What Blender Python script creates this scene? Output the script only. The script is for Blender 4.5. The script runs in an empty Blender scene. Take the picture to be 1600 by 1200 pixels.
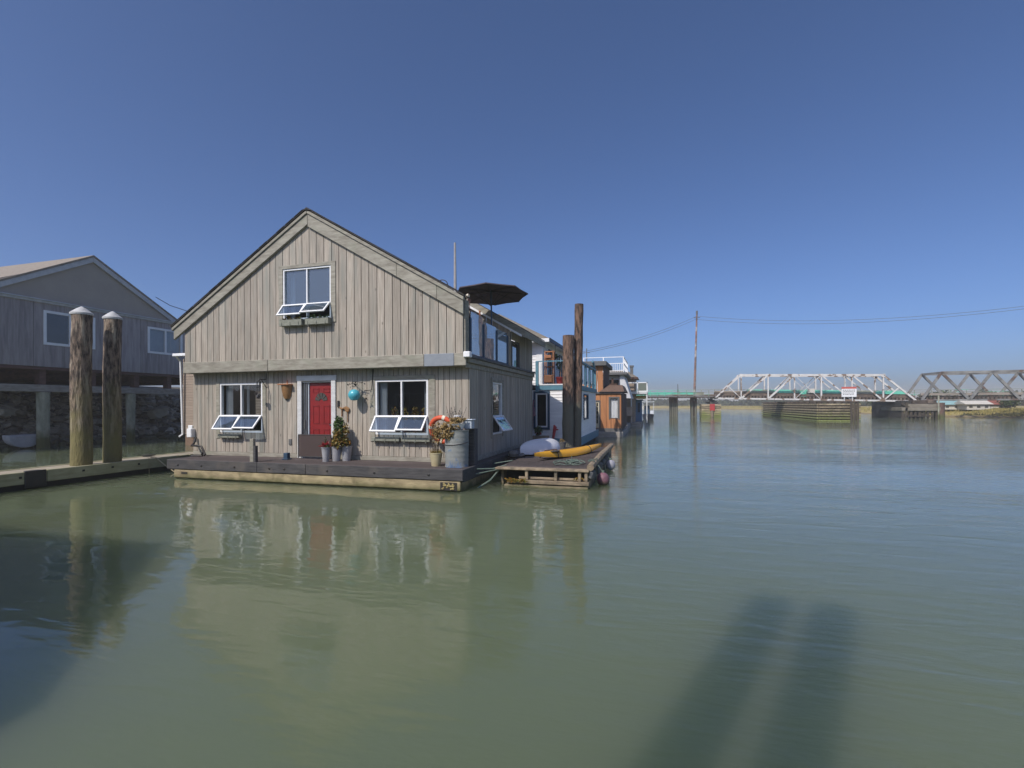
import bpy, bmesh, math, random
from mathutils import Vector, Matrix, noise
R = math.radians
rng = random.Random(7)
scene = bpy.context.scene

# ------------------------------------------------------------------ camera
EYE = 1.95
YAW = 0.283
ROLL = 0.0039
cd = bpy.data.cameras.new("camera")
cam = bpy.data.objects.new("camera", cd)
scene.collection.objects.link(cam)
cd.sensor_fit = 'HORIZONTAL'
cd.sensor_width = 36.0
cd.lens = 760.0 / 1600.0 * 36.0
cd.shift_y = 32.4 / 1600.0
cd.clip_start = 0.05
cd.clip_end = 8000
cam.matrix_world = Matrix.Translation((0, 0, EYE)) @ Matrix.Rotation(YAW, 4, 'Z') @ Matrix.Rotation(R(90), 4, 'X') @ Matrix.Rotation(-ROLL, 4, 'Z')
scene.camera = cam
scene.render.resolution_x = 1024
scene.render.resolution_y = 768

# ------------------------------------------------------------------ light
SUN_EL = R(46.5)
SUN_AZ = R(21.5)            # heading of the light, from +Y towards +X
world = bpy.data.worlds.new("World")
scene.world = world
world.use_nodes = True
wn = world.node_tree
wn.nodes.clear()
w_out = wn.nodes.new('ShaderNodeOutputWorld')
w_bg = wn.nodes.new('ShaderNodeBackground')
w_sky = wn.nodes.new('ShaderNodeTexSky')
w_sky.sky_type = 'NISHITA'
w_sky.sun_disc = False
w_sky.sun_elevation = SUN_EL
w_sky.sun_rotation = R(180) + SUN_AZ
w_sky.altitude = 0
w_sky.air_density = 0.62
w_sky.dust_density = 2.4
w_sky.ozone_density = 6.0
w_bg.inputs['Strength'].default_value = 0.121
w_tint = wn.nodes.new('ShaderNodeMix')
w_tint.data_type = 'RGBA'
w_tint.blend_type = 'MULTIPLY'
w_tint.inputs[0].default_value = 1
w_tint.inputs[7].default_value = (.87, .95, 1.08, 1)
wn.links.new(w_sky.outputs[0], w_tint.inputs[6])
wn.links.new(w_tint.outputs[2], w_bg.inputs['Color'])
wn.links.new(w_bg.outputs[0], w_out.inputs['Surface'])

sd = bpy.data.lights.new("sun", 'SUN')
sd.energy = 3.5
sd.angle = R(0.55)
sd.color = (1.0, 0.93, 0.83)
sun = bpy.data.objects.new("sun", sd)
scene.collection.objects.link(sun)
LDIR = Vector((math.sin(SUN_AZ) * math.cos(SUN_EL), math.cos(SUN_AZ) * math.cos(SUN_EL), -math.sin(SUN_EL)))
sun.rotation_euler = LDIR.to_track_quat('-Z', 'Y').to_euler()
sun.location = (-10, -30, 40)

scene.view_settings.view_transform = 'Standard'
scene.view_settings.look = 'None'
scene.view_settings.exposure = 0.17
scene.view_settings.gamma = 1.0
scene.view_settings.use_curve_mapping = False
try:
    scene.cycles.max_bounces = 6
    scene.cycles.transparent_max_bounces = 12
    scene.cycles.caustics_reflective = False
    scene.cycles.caustics_refractive = False
except Exception:
    pass

# ------------------------------------------------------------------ helpers
COL = scene.collection


def tag(o, label=None, cat=None, group=None, kind=None):
    if label: o['label'] = label
    if cat: o['category'] = cat
    if group: o['group'] = group
    if kind: o['kind'] = kind
    return o


def thing(name, label, cat, loc=(0, 0, 0), group=None):
    o = bpy.data.objects.new(name, None)
    o.empty_display_size = 0.2
    COL.objects.link(o)
    o.location = loc
    return tag(o, label, cat, group)


def wloc(o):
    v = Vector((0, 0, 0))
    while o is not None:
        v += Vector(o.location)
        o = o.parent
    return v


def copy_tree(o, parent=None):
    c = o.copy()
    COL.objects.link(c)
    c.parent = parent
    for ch in [x for x in bpy.data.objects if x.parent == o]:
        copy_tree(ch, c)
    return c


class MB:
    """collects geometry in world coordinates, then links ONE mesh object"""
    def __init__(s):
        s.v = []; s.f = []; s.r = []; s.g = []

    def add(s, vs, fs, r=None):
        if r is None: r = rng.random()
        b = len(s.v)
        s.v.extend([tuple(v) for v in vs])
        for f in fs:
            s.f.append([b + i for i in f]); s.r.append(r)
        s.g.append((b, len(s.v), len(s.f) - len(fs), len(s.f)))
        return s

    def box(s, x0, x1, y0, y1, z0, z1, r=None):
        return s.hexa([(x0, y0, z0), (x1, y0, z0), (x1, y1, z0), (x0, y1, z0), (x0, y0, z1), (x1, y0, z1), (x1, y1, z1), (x0, y1, z1)], r)

    def hexa(s, p, r=None):
        return s.add(p, [(3, 2, 1, 0), (4, 5, 6, 7), (0, 1, 5, 4), (1, 2, 6, 5), (2, 3, 7, 6), (3, 0, 4, 7)], r)

    def mbox(s, mp, u0, u1, z0, z1, t0, t1, r=None):
        return s.hexa([mp(u0, z0, t1), mp(u1, z0, t1), mp(u1, z0, t0), mp(u0, z0, t0), mp(u0, z1, t1), mp(u1, z1, t1), mp(u1, z1, t0), mp(u0, z1, t0)], r)

    def beam(s, a, b, w, h, up=(0, 0, 1), r=None):
        a = Vector(a); b = Vector(b); d = (b - a).normalized(); up = Vector(up)
        if abs(d.dot(up)) > 0.98: up = Vector((0, 1, 0))
        sx = d.cross(up).normalized() * (w / 2); uz = sx.cross(d).normalized() * (h / 2)
        p = []
        for q in (-uz, uz):
            p += [a - sx + q, a + sx + q, b + sx + q, b - sx + q]
        return s.hexa(p, r)

    def tube(s, pts, rad, n=8, r=None, cap=True):
        pts = [Vector(p) for p in pts]
        if not isinstance(rad, (list, tuple)): rad = [rad] * len(pts)
        vs = []; fs = []
        ref = None
        for i, p in enumerate(pts):
            d = (pts[min(i + 1, len(pts) - 1)] - pts[max(i - 1, 0)])
            d = d.normalized() if d.length > 1e-9 else Vector((0, 0, 1))
            if ref is None:
                ref = Vector((0, 0, 1)) if abs(d.z) < 0.9 else Vector((1, 0, 0))
            u = d.cross(ref)
            if u.length < 1e-4: u = d.cross(Vector((0, 1, 0)))
            u.normalize(); w = u.cross(d).normalized(); ref = w
            for k in range(n):
                t = 2 * math.pi * k / n
                vs.append(p + (u * math.cos(t) + w * math.sin(t)) * rad[i])
        for i in range(len(pts) - 1):
            for k in range(n):
                a = i * n + k; b = i * n + (k + 1) % n
                fs.append((a, b, b + n, a + n))
        if cap:
            fs.append(tuple(range(n))[::-1]); fs.append(tuple(range((len(pts) - 1) * n, len(pts) * n)))
        return s.add(vs, fs, r)

    def lathe(s, prof, c, n=24, r=None, jit=0):
        vs = []; fs = []; m = len(prof)
        for (rr, z) in prof:
            for k in range(n):
                t = 2 * math.pi * k / n; q = rr * (1 + jit * rng.uniform(-1, 1))
                vs.append((c[0] + q * math.cos(t), c[1] + q * math.sin(t), c[2] + z))
        for i in range(m - 1):
            for k in range(n):
                a = i * n + k; b = i * n + (k + 1) % n
                fs.append((a, b, b + n, a + n))
        if prof[0][0] > 1e-4: fs.append(tuple(range(n))[::-1])
        if prof[-1][0] > 1e-4: fs.append(tuple(range((m - 1) * n, m * n)))
        return s.add(vs, fs, r)

    def prism(s, poly, ext, r=None):
        """poly: list of 3D points, ext: vector"""
        e = Vector(ext); n = len(poly)
        vs = [Vector(p) for p in poly] + [Vector(p) + e for p in poly]
        fs = [tuple(range(n))[::-1], tuple(range(n, 2 * n))]
        for k in range(n): fs.append((k, (k + 1) % n, n + (k + 1) % n, n + k))
        return s.add(vs, fs, r)

    def quad(s, a, b, c, d, r=None):
        return s.add([a, b, c, d], [(0, 1, 2, 3)], r)

    def leaf(s, c, size, asp=0.5, r=None, up=0.0):
        d = Vector((rng.gauss(0, 1), rng.gauss(0, 1), rng.gauss(0, 1) + up)).normalized()
        e = d.cross(Vector((rng.gauss(0, 1), rng.gauss(0, 1), rng.gauss(0, 1)))).normalized()
        c = Vector(c); a = d * size * 0.5; b = e * size * 0.5 * asp
        return s.add([c - a, c + b, c + a, c - b], [(0, 1, 2, 3)], r)

    def leaves(s, c, rad, n, size, asp=0.5, up=0.0, shell=0.5):
        for _ in range(n):
            d = Vector((rng.gauss(0, 1), rng.gauss(0, 1), rng.gauss(0, 1))).normalized()
            q = shell + (1 - shell) * rng.random()
            s.leaf((c[0] + d.x * rad[0] * q, c[1] + d.y * rad[1] * q, c[2] + d.z * rad[2] * q), size * rng.uniform(0.6, 1.3), asp, None, up)
        return s

    def rock(s, c, sx, sy, sz, seed=0, r=None, sub=2, amp=0.28):
        bm = bmesh.new(); bmesh.ops.create_icosphere(bm, subdivisions=sub, radius=1)
        rot = Matrix.Rotation(rng.uniform(0, 6.28), 3, 'Z') @ Matrix.Rotation(rng.uniform(-.5, .5), 3, 'X')
        off = Vector((seed * 3.1 + 1, seed * 1.7, rng.uniform(0, 50)))
        vs = []
        for v in bm.verts:
            k = 1 + amp * noise.noise(v.co * 1.3 + off) * 2
            p = v.co * k
            for ax in range(3):
                p[ax] = max(-0.78, min(0.78, p[ax]))
            p = rot @ Vector((p.x * sx, p.y * sy, p.z * sz))
            vs.append((c[0] + p.x, c[1] + p.y, c[2] + p.z))
        fs = [[v.index for v in f.verts] for f in bm.faces]
        bm.free()
        return s.add(vs, fs, r)

    def build_each(s, name, mat, parent=None, **k):
        for (v0, v1, f0, f1) in s.g:
            q = MB(); q.v = s.v[v0:v1]; q.f = [[i - v0 for i in f] for f in s.f[f0:f1]]; q.r = s.r[f0:f1]; q.build(name, mat, parent, **k)

    def build(s, name, mat, parent=None, smooth=False, bevel=0, seg=1, recalc=True, loc=None):
        me = bpy.data.meshes.new(name)
        o0 = wloc(parent) if parent is not None else Vector(loc or (0, 0, 0))
        me.from_pydata([(v[0] - o0.x, v[1] - o0.y, v[2] - o0.z) for v in s.v], [], s.f)
        a = me.attributes.new('rnd', 'FLOAT', 'FACE')
        a.data.foreach_set('value', s.r)
        if recalc:
            bm = bmesh.new(); bm.from_mesh(me)
            bmesh.ops.recalc_face_normals(bm, faces=bm.faces[:])
            bm.to_mesh(me); bm.free()
        me.update()
        if smooth:
            me.polygons.foreach_set('use_smooth', [True] * len(me.polygons))
            try: me.set_sharp_from_angle(angle=R(38))
            except Exception: pass
        me.materials.append(mat)
        o = bpy.data.objects.new(name, me); COL.objects.link(o)
        if parent is not None: o.parent = parent
        else: o.location = o0
        if bevel:
            m = o.modifiers.new('bevel', 'BEVEL'); m.width = bevel; m.segments = seg; m.limit_method = 'ANGLE'; m.angle_limit = R(40)
        return o


# ---------------- materials
def mat(name, c1, c2=None, *a_, stain_z=1, **k_):
    m = mat_(name, c1, c2, *a_, **k_)
    if stain_z != 1:
        n2 = m.node_tree.nodes['stain']; mp = m.node_tree.nodes.new('ShaderNodeMapping'); mp.inputs['Scale'].default_value = (1, 1, stain_z)
        ln = n2.inputs['Vector'].links[0]; m.node_tree.links.new(ln.from_socket, mp.inputs[0]); m.node_tree.links.new(mp.outputs[0], n2.inputs['Vector'])
    return m


def mat_(name, c1, c2=None, scale=(4, 4, 4), rough=0.7, bump=0.0, bdist=0.01, rnd=0.0, metal=0.0, detail=6, lo=0.35, hi=0.65,
        stain=None, stain_scale=1.2, stain_lo=0.55, stain_hi=0.75, algae=None, algae_z=(0.1, 0.35), spec=0.5, hue=None, coord='Object', trans=0, knots=0):
    m = bpy.data.materials.new(name); m.use_nodes = True
    nt = m.node_tree; N = nt.nodes; L = nt.links
    b = N['Principled BSDF']
    b.inputs['Roughness'].default_value = rough
    b.inputs['Metallic'].default_value = metal
    b.inputs['Specular IOR Level'].default_value = spec
    c2 = c2 or c1
    tc = N.new('ShaderNodeTexCoord'); mp = N.new('ShaderNodeMapping'); mp.inputs['Scale'].default_value = scale
    L.new(tc.outputs[coord], mp.inputs['Vector'])
    vec = mp.outputs[0]
    at = N.new('ShaderNodeAttribute'); at.attribute_name = 'rnd'
    if rnd > 0:          # shift the grain per board
        cx = N.new('ShaderNodeCombineXYZ'); mu = N.new('ShaderNodeMath'); mu.operation = 'MULTIPLY'; mu.inputs[1].default_value = 37.0
        L.new(at.outputs['Fac'], mu.inputs[0]); L.new(mu.outputs[0], cx.inputs[0]); L.new(mu.outputs[0], cx.inputs[2])
        va = N.new('ShaderNodeVectorMath'); va.operation = 'ADD'; L.new(vec, va.inputs[0]); L.new(cx.outputs[0], va.inputs[1]); vec = va.outputs[0]
    nz = N.new('ShaderNodeTexNoise'); nz.inputs['Scale'].default_value = 1; nz.inputs['Detail'].default_value = detail; nz.inputs['Roughness'].default_value = 0.62
    L.new(vec, nz.inputs['Vector'])
    mr = N.new('ShaderNodeMapRange'); mr.inputs[1].default_value = lo; mr.inputs[2].default_value = hi
    L.new(nz.outputs['Fac'], mr.inputs[0])
    mx = N.new('ShaderNodeMix'); mx.data_type = 'RGBA'
    mx.inputs[6].default_value = (*c1, 1); mx.inputs[7].default_value = (*c2, 1)
    L.new(mr.outputs[0], mx.inputs[0])
    col = mx.outputs[2]
    if knots:
        vo = N.new('ShaderNodeTexVoronoi'); vo.inputs['Scale'].default_value = knots
        m2 = N.new('ShaderNodeMapping'); m2.inputs['Scale'].default_value = (1, 1, 0.55)
        L.new(tc.outputs['Object'], m2.inputs[0]); L.new(m2.outputs[0], vo.inputs['Vector'])
        k = N.new('ShaderNodeMapRange'); k.inputs[1].default_value = 0.03; k.inputs[2].default_value = 0.10; k.inputs[3].default_value = 0.45; k.inputs[4].default_value = 1
        L.new(vo.outputs['Distance'], k.inputs[0])
        h = N.new('ShaderNodeMix'); h.data_type = 'RGBA'; h.blend_type = 'MULTIPLY'; h.inputs[0].default_value = 1
        L.new(col, h.inputs[6]); L.new(k.outputs[0], h.inputs[7]); col = h.outputs[2]
    if stain:
        n2 = N.new('ShaderNodeTexNoise'); n2.name = 'stain'; n2.inputs['Scale'].default_value = stain_scale; n2.inputs['Detail'].default_value = 5
        m2 = N.new('ShaderNodeMapRange'); m2.inputs[1].default_value = stain_lo; m2.inputs[2].default_value = stain_hi
        L.new(tc.outputs['Object'], n2.inputs['Vector']); L.new(n2.outputs['Fac'], m2.inputs[0])
        x2 = N.new('ShaderNodeMix'); x2.data_type = 'RGBA'; L.new(m2.outputs[0], x2.inputs[0]); L.new(col, x2.inputs[6]); x2.inputs[7].default_value = (*stain, 1)
        col = x2.outputs[2]
    if algae:
        ge = N.new('ShaderNodeNewGeometry'); sp = N.new('ShaderNodeSeparateXYZ'); L.new(ge.outputs['Position'], sp.inputs[0])
        n3 = N.new('ShaderNodeTexNoise'); n3.inputs['Scale'].default_value = 3; L.new(ge.outputs['Position'], n3.inputs['Vector'])
        md = N.new('ShaderNodeMath'); md.operation = 'MULTIPLY_ADD'; md.inputs[1].default_value = (algae_z[1] - algae_z[0]) * 1.5; L.new(n3.outputs['Fac'], md.inputs[0]); L.new(sp.outputs['Z'], md.inputs[2])
        m3 = N.new('ShaderNodeMapRange'); off = (algae_z[1] - algae_z[0]) * 0.75
        m3.inputs[1].default_value = algae_z[0] + off; m3.inputs[2].default_value = algae_z[1] + off; m3.inputs[3].default_value = 1; m3.inputs[4].default_value = 0
        L.new(md.outputs[0], m3.inputs[0])
        x3 = N.new('ShaderNodeMix'); x3.data_type = 'RGBA'; L.new(m3.outputs[0], x3.inputs[0]); L.new(col, x3.inputs[6]); x3.inputs[7].default_value = (*algae, 1)
        col = x3.outputs[2]
    if rnd > 0:
        m4 = N.new('ShaderNodeMapRange'); m4.inputs[3].default_value = 1 - rnd; m4.inputs[4].default_value = 1 + rnd
        L.new(at.outputs['Fac'], m4.inputs[0])
        x4 = N.new('ShaderNodeMix'); x4.data_type = 'RGBA'; x4.blend_type = 'MULTIPLY'; x4.inputs[0].default_value = 1
        L.new(col, x4.inputs[6]); L.new(m4.outputs[0], x4.inputs[7]); col = x4.outputs[2]
    if hue:
        x5 = N.new('ShaderNodeMix'); x5.data_type = 'RGBA'; x5.inputs[7].default_value = (*hue, 1)
        m5 = N.new('ShaderNodeMath'); m5.operation = 'FRACT'; m6 = N.new('ShaderNodeMath'); m6.operation = 'MULTIPLY'; m6.inputs[1].default_value = 7.3
        L.new(at.outputs['Fac'], m6.inputs[0]); L.new(m6.outputs[0], m5.inputs[0]); L.new(m5.outputs[0], x5.inputs[0]); L.new(col, x5.inputs[6]); col = x5.outputs[2]
    L.new(col, b.inputs['Base Color'])
    if bump:
        bp = N.new('ShaderNodeBump'); bp.inputs['Strength'].default_value = bump; bp.inputs['Distance'].default_value = bdist
        L.new(nz.outputs['Fac'], bp.inputs['Height']); L.new(bp.outputs[0], b.inputs['Normal'])
    if trans:
        tr = N.new('ShaderNodeBsdfTranslucent'); L.new(col, tr.inputs['Color'])
        ms = N.new('ShaderNodeMixShader'); ms.inputs[0].default_value = trans
        L.new(b.outputs[0], ms.inputs[1]); L.new(tr.outputs[0], ms.inputs[2]); L.new(ms.outputs[0], N['Material Output'].inputs['Surface'])
    return m


def glass_mat(name, tint=(0.8, 0.85, 0.85), refl=1.0, sky_or_mesh=0.0, sky_or_mesh_col=(0.5, 0.55, 0.6)):
    m = bpy.data.materials.new(name); m.use_nodes = True
    nt = m.node_tree; N = nt.nodes; L = nt.links; N.clear()
    o = N.new('ShaderNodeOutputMaterial'); g = N.new('ShaderNodeBsdfGlossy'); g.inputs['Roughness'].default_value = 0.015
    t = N.new('ShaderNodeBsdfTransparent'); t.inputs['Color'].default_value = (*tint, 1)
    fr = N.new('ShaderNodeFresnel'); gb_ = N.new('ShaderNodeNewGeometry'); io = N.new('ShaderNodeMapRange')
    io.inputs[3].default_value = 1.55; io.inputs[4].default_value = 1 / 1.55; L.new(gb_.outputs['Backfacing'], io.inputs[0]); L.new(io.outputs[0], fr.inputs['IOR'])   # same from both sides of a thin pane
    mu = N.new('ShaderNodeMath'); mu.operation = 'MULTIPLY'; mu.inputs[1].default_value = refl; mu.use_clamp = True; L.new(fr.outputs[0], mu.inputs[0])
    # slightly wavy pane
    tc = N.new('ShaderNodeTexCoord'); nz = N.new('ShaderNodeTexNoise'); nz.inputs['Scale'].default_value = 1.7; L.new(tc.outputs['Object'], nz.inputs['Vector'])
    bp = N.new('ShaderNodeBump'); bp.inputs['Distance'].default_value = 0.004; bp.inputs['Strength'].default_value = 0.6; L.new(nz.outputs['Fac'], bp.inputs['Height']); L.new(bp.outputs[0], g.inputs['Normal'])
    mx = N.new('ShaderNodeMixShader'); L.new(mu.outputs[0], mx.inputs[0]); L.new(t.outputs[0], mx.inputs[1]); L.new(g.outputs[0], mx.inputs[2])
    out = mx.outputs[0]
    if sky_or_mesh:  # diffuse share: painted sky reflection on panes, plain mesh tone on the gate
        d = N.new('ShaderNodeBsdfDiffuse'); d.inputs['Color'].default_value = (*sky_or_mesh_col, 1)
        m2 = N.new('ShaderNodeMixShader'); m2.inputs[0].default_value = sky_or_mesh; L.new(out, m2.inputs[1]); L.new(d.outputs[0], m2.inputs[2]); out = m2.outputs[0]
    L.new(out, o.inputs['Surface'])
    return m


M = {}
M['siding'] = mat('weathered_siding', (.455, .40, .335), (.19, .16, .128), (38, 38, 1.5), .85, .9, .006, rnd=.15, knots=3.4, lo=.30, hi=.78, stain=(.26, .25, .215), stain_scale=5, stain_z=.14, stain_lo=.46, stain_hi=.70)
M['trim'] = mat('weathered_trim_board', (.34, .32, .265), (.21, .19, .155), (3, 10, 14), .85, .5, .005, rnd=.06, stain=(.25, .25, .195), stain_scale=2.5)
M['patch'] = mat('grey_primer_patch', (.24, .26, .29), (.20, .22, .25), (6, 6, 6), .6)
M['gap'] = mat('dark_gap', (.03, .027, .024), rough=.9)
M['white'] = mat('white_vinyl', (.82, .82, .83), (.74, .74, .75), (3, 3, 3), .4)
M['offwhite'] = mat('white_paint', (.62, .62, .62), (.5, .5, .5), (3, 3, 9), .6, .2, .003)
M['glass'] = glass_mat('window_glass', (.80, .85, .87), 2.4)
M['clearglass'] = glass_mat('clear_glass', (.92, .93, .94), .9)
M['glassup'] = glass_mat('upper_window_glass', (.5, .6, .68), 4.0, .16, (.22, .32, .45))  # blue share paints the sky's reflection into the pane
M['sash'] = glass_mat('sash_glass', (.55, .65, .75), 4.0, .10, (.25, .35, .5))  # bluish share: reflected sky painted into the sash glass
M['railglass'] = glass_mat('rail_glass', (.80, .88, .94), 2.8, .26, (.42, .54, .66))  # pale blue share imitates reflected sky on the railing glass
M['interior'] = mat('interior_wall', (.42, .40, .37), (.38, .36, .33), (2, 2, 2), .9)
M['curtain'] = mat('curtain', (.55, .56, .58), (.4, .41, .43), (40, 40, .5), .9, .5, .02)
M['darkint'] = mat('dark_interior', (.08, .075, .07), (.05, .05, .045), (2, 2, 2), .9)
M['red'] = mat('red_door_paint', (.24, .010, .010), (.19, .009, .009), (3, 3, 9), .45)
M['reddark'] = mat('dark_red_edge', (.10, .01, .01), (.08, .01, .01), (3, 3, 9), .5)
M['mesh'] = glass_mat('gate_mesh', (.35, .32, .32), .3, .6, (.13, .10, .095))
M['deck'] = mat('deck_boards', (.095, .072, .068), (.055, .043, .041), (2, 22, 22), .75, .4, .004, rnd=.25)
M['fascia'] = mat('dark_timber', (.078, .074, .076), (.042, .040, .043), (3, 14, 22), .8, .6, .006, rnd=.15, stain=(.11, .095, .085), stain_scale=2)
M['float'] = mat('float_logs', (.42, .34, .20), (.24, .185, .11), (2.5, 8, 9), .85, .7, .02, algae=(.085, .085, .03), algae_z=(.0, .16), stain=(.12, .10, .05), stain_scale=3)
M['bolt'] = mat('black_iron', (.02, .02, .022), (.035, .028, .025), rough=.5, metal=.3)
M['shingle'] = mat('dark_shingles', (.07, .065, .06), (.045, .042, .04), (9, 9, 9), .95, .6, .01)
M['sage'] = mat('sage_box', (.25, .255, .21), (.18, .185, .15), (9, 3, 20), .8, .3, .004)
M['copper'] = mat('copper_lamp', (.36, .18, .07), (.22, .13, .06), (30, 30, 30), .5, .3, .004, metal=.3)
M['blue'] = mat('turquoise_glaze', (.05, .32, .42), (.10, .45, .52), (20, 20, 20), .3)
M['black'] = mat('black_metal', (.018, .018, .02), (.03, .028, .028), rough=.5)
M['pvc'] = mat('white_pipe', (.6, .6, .6), (.5, .5, .5), rough=.5)
M['zinc'] = mat('galvanised_pot', (.42, .42, .44), (.33, .33, .35), (6, 6, 6), .5, metal=.25)
M['cream'] = mat('cream_glazed_pot', (.48, .42, .27), (.42, .35, .20), (5, 5, 5), .35)
M['barrel'] = mat('grey_barrel', (.25, .26, .25), (.20, .21, .205), (5, 5, 12), .75, .5, .008, stain=(.12, .17, .24), stain_scale=5, stain_lo=.62, stain_hi=.7)
M['orange'] = mat('orange_plastic', (.62, .095, .035), (.5, .08, .03), (6, 6, 6), .5)
M['strap'] = mat('white_strap', (.68, .62, .5), rough=.8)
M['leaf'] = mat('green_leaf', (.07, .13, .025), (.04, .08, .02), (5, 5, 5), .55, rnd=.5, trans=.25)
M['leafy'] = mat('yellow_green_leaf', (.17, .17, .03), (.08, .11, .02), (5, 5, 5), .6, rnd=.5, trans=.25, hue=(.30, .14, .02))
M['leafdry'] = mat('dry_leaf', (.26, .15, .04), (.14, .11, .035), (5, 5, 5), .8, rnd=.55, hue=(.34, .24, .11), trans=.15)
M['redflower'] = mat('red_flower', (.5, .03, .04), (.35, .02, .03), rough=.6, rnd=.4, trans=.2)
M['soil'] = mat('soil', (.05, .035, .02), (.03, .02, .012), (30, 30, 30), .95, .5, .02)
M['pale'] = mat('pale_plastic', (.45, .50, .56), (.38, .43, .50), rough=.5)
M['pile'] = mat('old_pile', (.27, .20, .15), (.045, .034, .028), (17, 17, 4), .9, 1.0, .07, lo=.40, hi=.60, stain=(.40, .34, .26), stain_scale=9.0, stain_z=.12, stain_lo=.52, stain_hi=.64, algae=(.19, .165, .07), algae_z=(.9, 2.9), rnd=.02)
M['pile2'] = mat('dark_mooring_pile', (.20, .125, .09), (.035, .025, .022), (17, 17, 4), .9, 1.0, .07, lo=.40, hi=.60, stain_z=.12, stain=(.27, .17, .125), stain_scale=11, stain_lo=.55, stain_hi=.72, algae=(.12, .115, .09), algae_z=(1.9, 2.3), rnd=.15)
M['cap'] = mat('white_pile_cap', (.55, .55, .54), (.36, .36, .36), (5, 5, 5), .6, .3, .01)
M['walk'] = mat('walkway_top', (.36, .31, .23), (.26, .225, .165), (12, 3, 12), .9, .4, .005, rnd=.12)
M['walkside'] = mat('walkway_fascia', (.42, .39, .26), (.29, .275, .17), (12, 2, 12), .9, .5, .006, rnd=.05, stain=(.25, .25, .14), stain_scale=1.4, algae=(.05, .06, .03), algae_z=(.02, .12))
M['rope'] = mat('rope', (.42, .36, .25), (.3, .25, .16), (60, 60, 60), .9)
M['greenrope'] = mat('green_rope', (.07, .12, .10), (.16, .19, .16), (30, 30, 30), .9)
M['plywood'] = mat('weathered_plywood', (.40, .36, .36), (.24, .215, .22), (14, 7, .7), .9, .5, .006, lo=.3, hi=.7, rnd=.10, stain_z=.1, stain=(.21, .19, .20), stain_scale=6)
M['stucco'] = mat('taupe_stucco', (.38, .335, .29), (.345, .305, .265), (1.2, 1.2, 1.2), .9)
M['fasciawhite'] = mat('pale_fascia', (.52, .53, .55), (.42, .43, .45), (4, 4, 4), .8)
M['roofpale'] = mat('pale_brown_roof', (.28, .24, .20), (.20, .17, .14), (7, 7, 7), .95, .4, .01)
M['redbeam'] = mat('dark_red_beam', (.15, .075, .07), (.08, .045, .04), (3, 3, 9), .8, .4, .01)
M['concrete'] = mat('pale_post', (.38, .37, .29), (.23, .235, .18), (6, 6, 2), .9, .6, .015, algae=(.09, .09, .03), algae_z=(.4, .9))
M['greybeam'] = mat('grey_beam', (.36, .33, .30), (.22, .20, .185), (3, 3, 12), .9, .5, .01)
M['riprap'] = mat('riprap', (.28, .25, .20), (.12, .108, .09), (2.5, 2.5, 2.5), .95, .8, .05, rnd=.75, algae=(.06, .065, .035), algae_z=(.1, .5))
M['boulder'] = mat('pale_boulder', (.45, .41, .34), (.30, .27, .22), (2.5, 2.5, 2.5), .9, .5, .03, rnd=.2)
M['dirt'] = mat('bank_dirt', (.11, .095, .07), (.06, .052, .04), (1.4, 1.4, 1.4), .95, .6, .1)
M['brickbeige'] = mat('beige_clapboard', (.30, .235, .185), (.26, .20, .155), (2, 2, 9), .8, rnd=.06)
M['clap'] = mat('white_clapboard', (.84, .83, .84), (.74, .73, .75), (2, 2, 9), .65, rnd=.04)
M['bluetrim'] = mat('blue_trim', (.10, .24, .32), (.08, .19, .26), (4, 4, 8), .6)
M['navy'] = mat('navy_trim', (.025, .06, .11), (.02, .05, .09), rough=.6)
M['cedar'] = mat('cedar_siding', (.50, .22, .09), (.38, .155, .065), (12, 12, .9), .7, .4, .005, rnd=.14)
M['brown_or_shaded'] = mat('brown_or_shaded_cedar', (.10, .05, .035), (.06, .035, .025), (12, 12, .9), .8, rnd=.1)  # brown wood, also the cedar copy with shade in its colour
M['brownroof'] = mat('brown_shingles', (.17, .105, .075), (.10, .065, .05), (10, 10, 10), .95, .5, .01)
M['greyroof'] = mat('grey_brown_shingles', (.20, .175, .14), (.13, .115, .095), (8, 8, 8), .95, .5, .01)
M['greytrim'] = mat('grey_trim', (.13, .13, .13), (.10, .10, .10), (3, 3, 3), .8)
M['whiteship'] = mat('white_canoe', (.60, .61, .66), (.54, .55, .60), (2, 2, 2), .35)
M['yellow'] = mat('yellow_kayak', (.70, .36, .015), (.62, .30, .012), (3, 3, 3), .4)
M['dockwood'] = mat('old_dock_wood', (.32, .25, .17), (.15, .115, .08), (5, 9, 9), .9, .8, .012, rnd=.2, algae=(.07, .075, .03), algae_z=(-.02, .12), stain=(.09, .08, .06), stain_scale=4)
M['dockdark'] = mat('dark_dock_boards', (.075, .058, .055), (.045, .036, .034), (16, 3, 9), .9, .5, .008, rnd=.25)
M['buoypink'] = mat('faded_pink_buoy', (.22, .10, .13), (.13, .065, .085), (7, 7, 7), .6, algae=(.08, .07, .04), algae_z=(.0, .12))
M['buoygrey'] = mat('grey_buoy', (.34, .34, .40), (.24, .24, .28), (7, 7, 7), .6)
M['parasol'] = mat('dark_parasol_cloth', (.12, .095, .11), (.10, .08, .09), (3, 3, 3), .9, trans=.12)
M['palewood'] = mat('antenna_grey', (.38, .36, .35), (.3, .28, .27), rough=.6)
M['terracotta'] = mat('terracotta', (.40, .17, .08), (.33, .13, .06), (8, 8, 8), .8)
M['redpaint'] = mat('red_plastic', (.42, .03, .03), (.34, .025, .025), rough=.5)
M['wstee'] = mat('white_rusty_steel', (.62, .60, .58), (.52, .50, .49), (1.4, 1.4, 1.4), .7, rnd=.05, stain=(.19, .13, .095), stain_scale=1.1, stain_lo=.55, stain_hi=.60)
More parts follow.
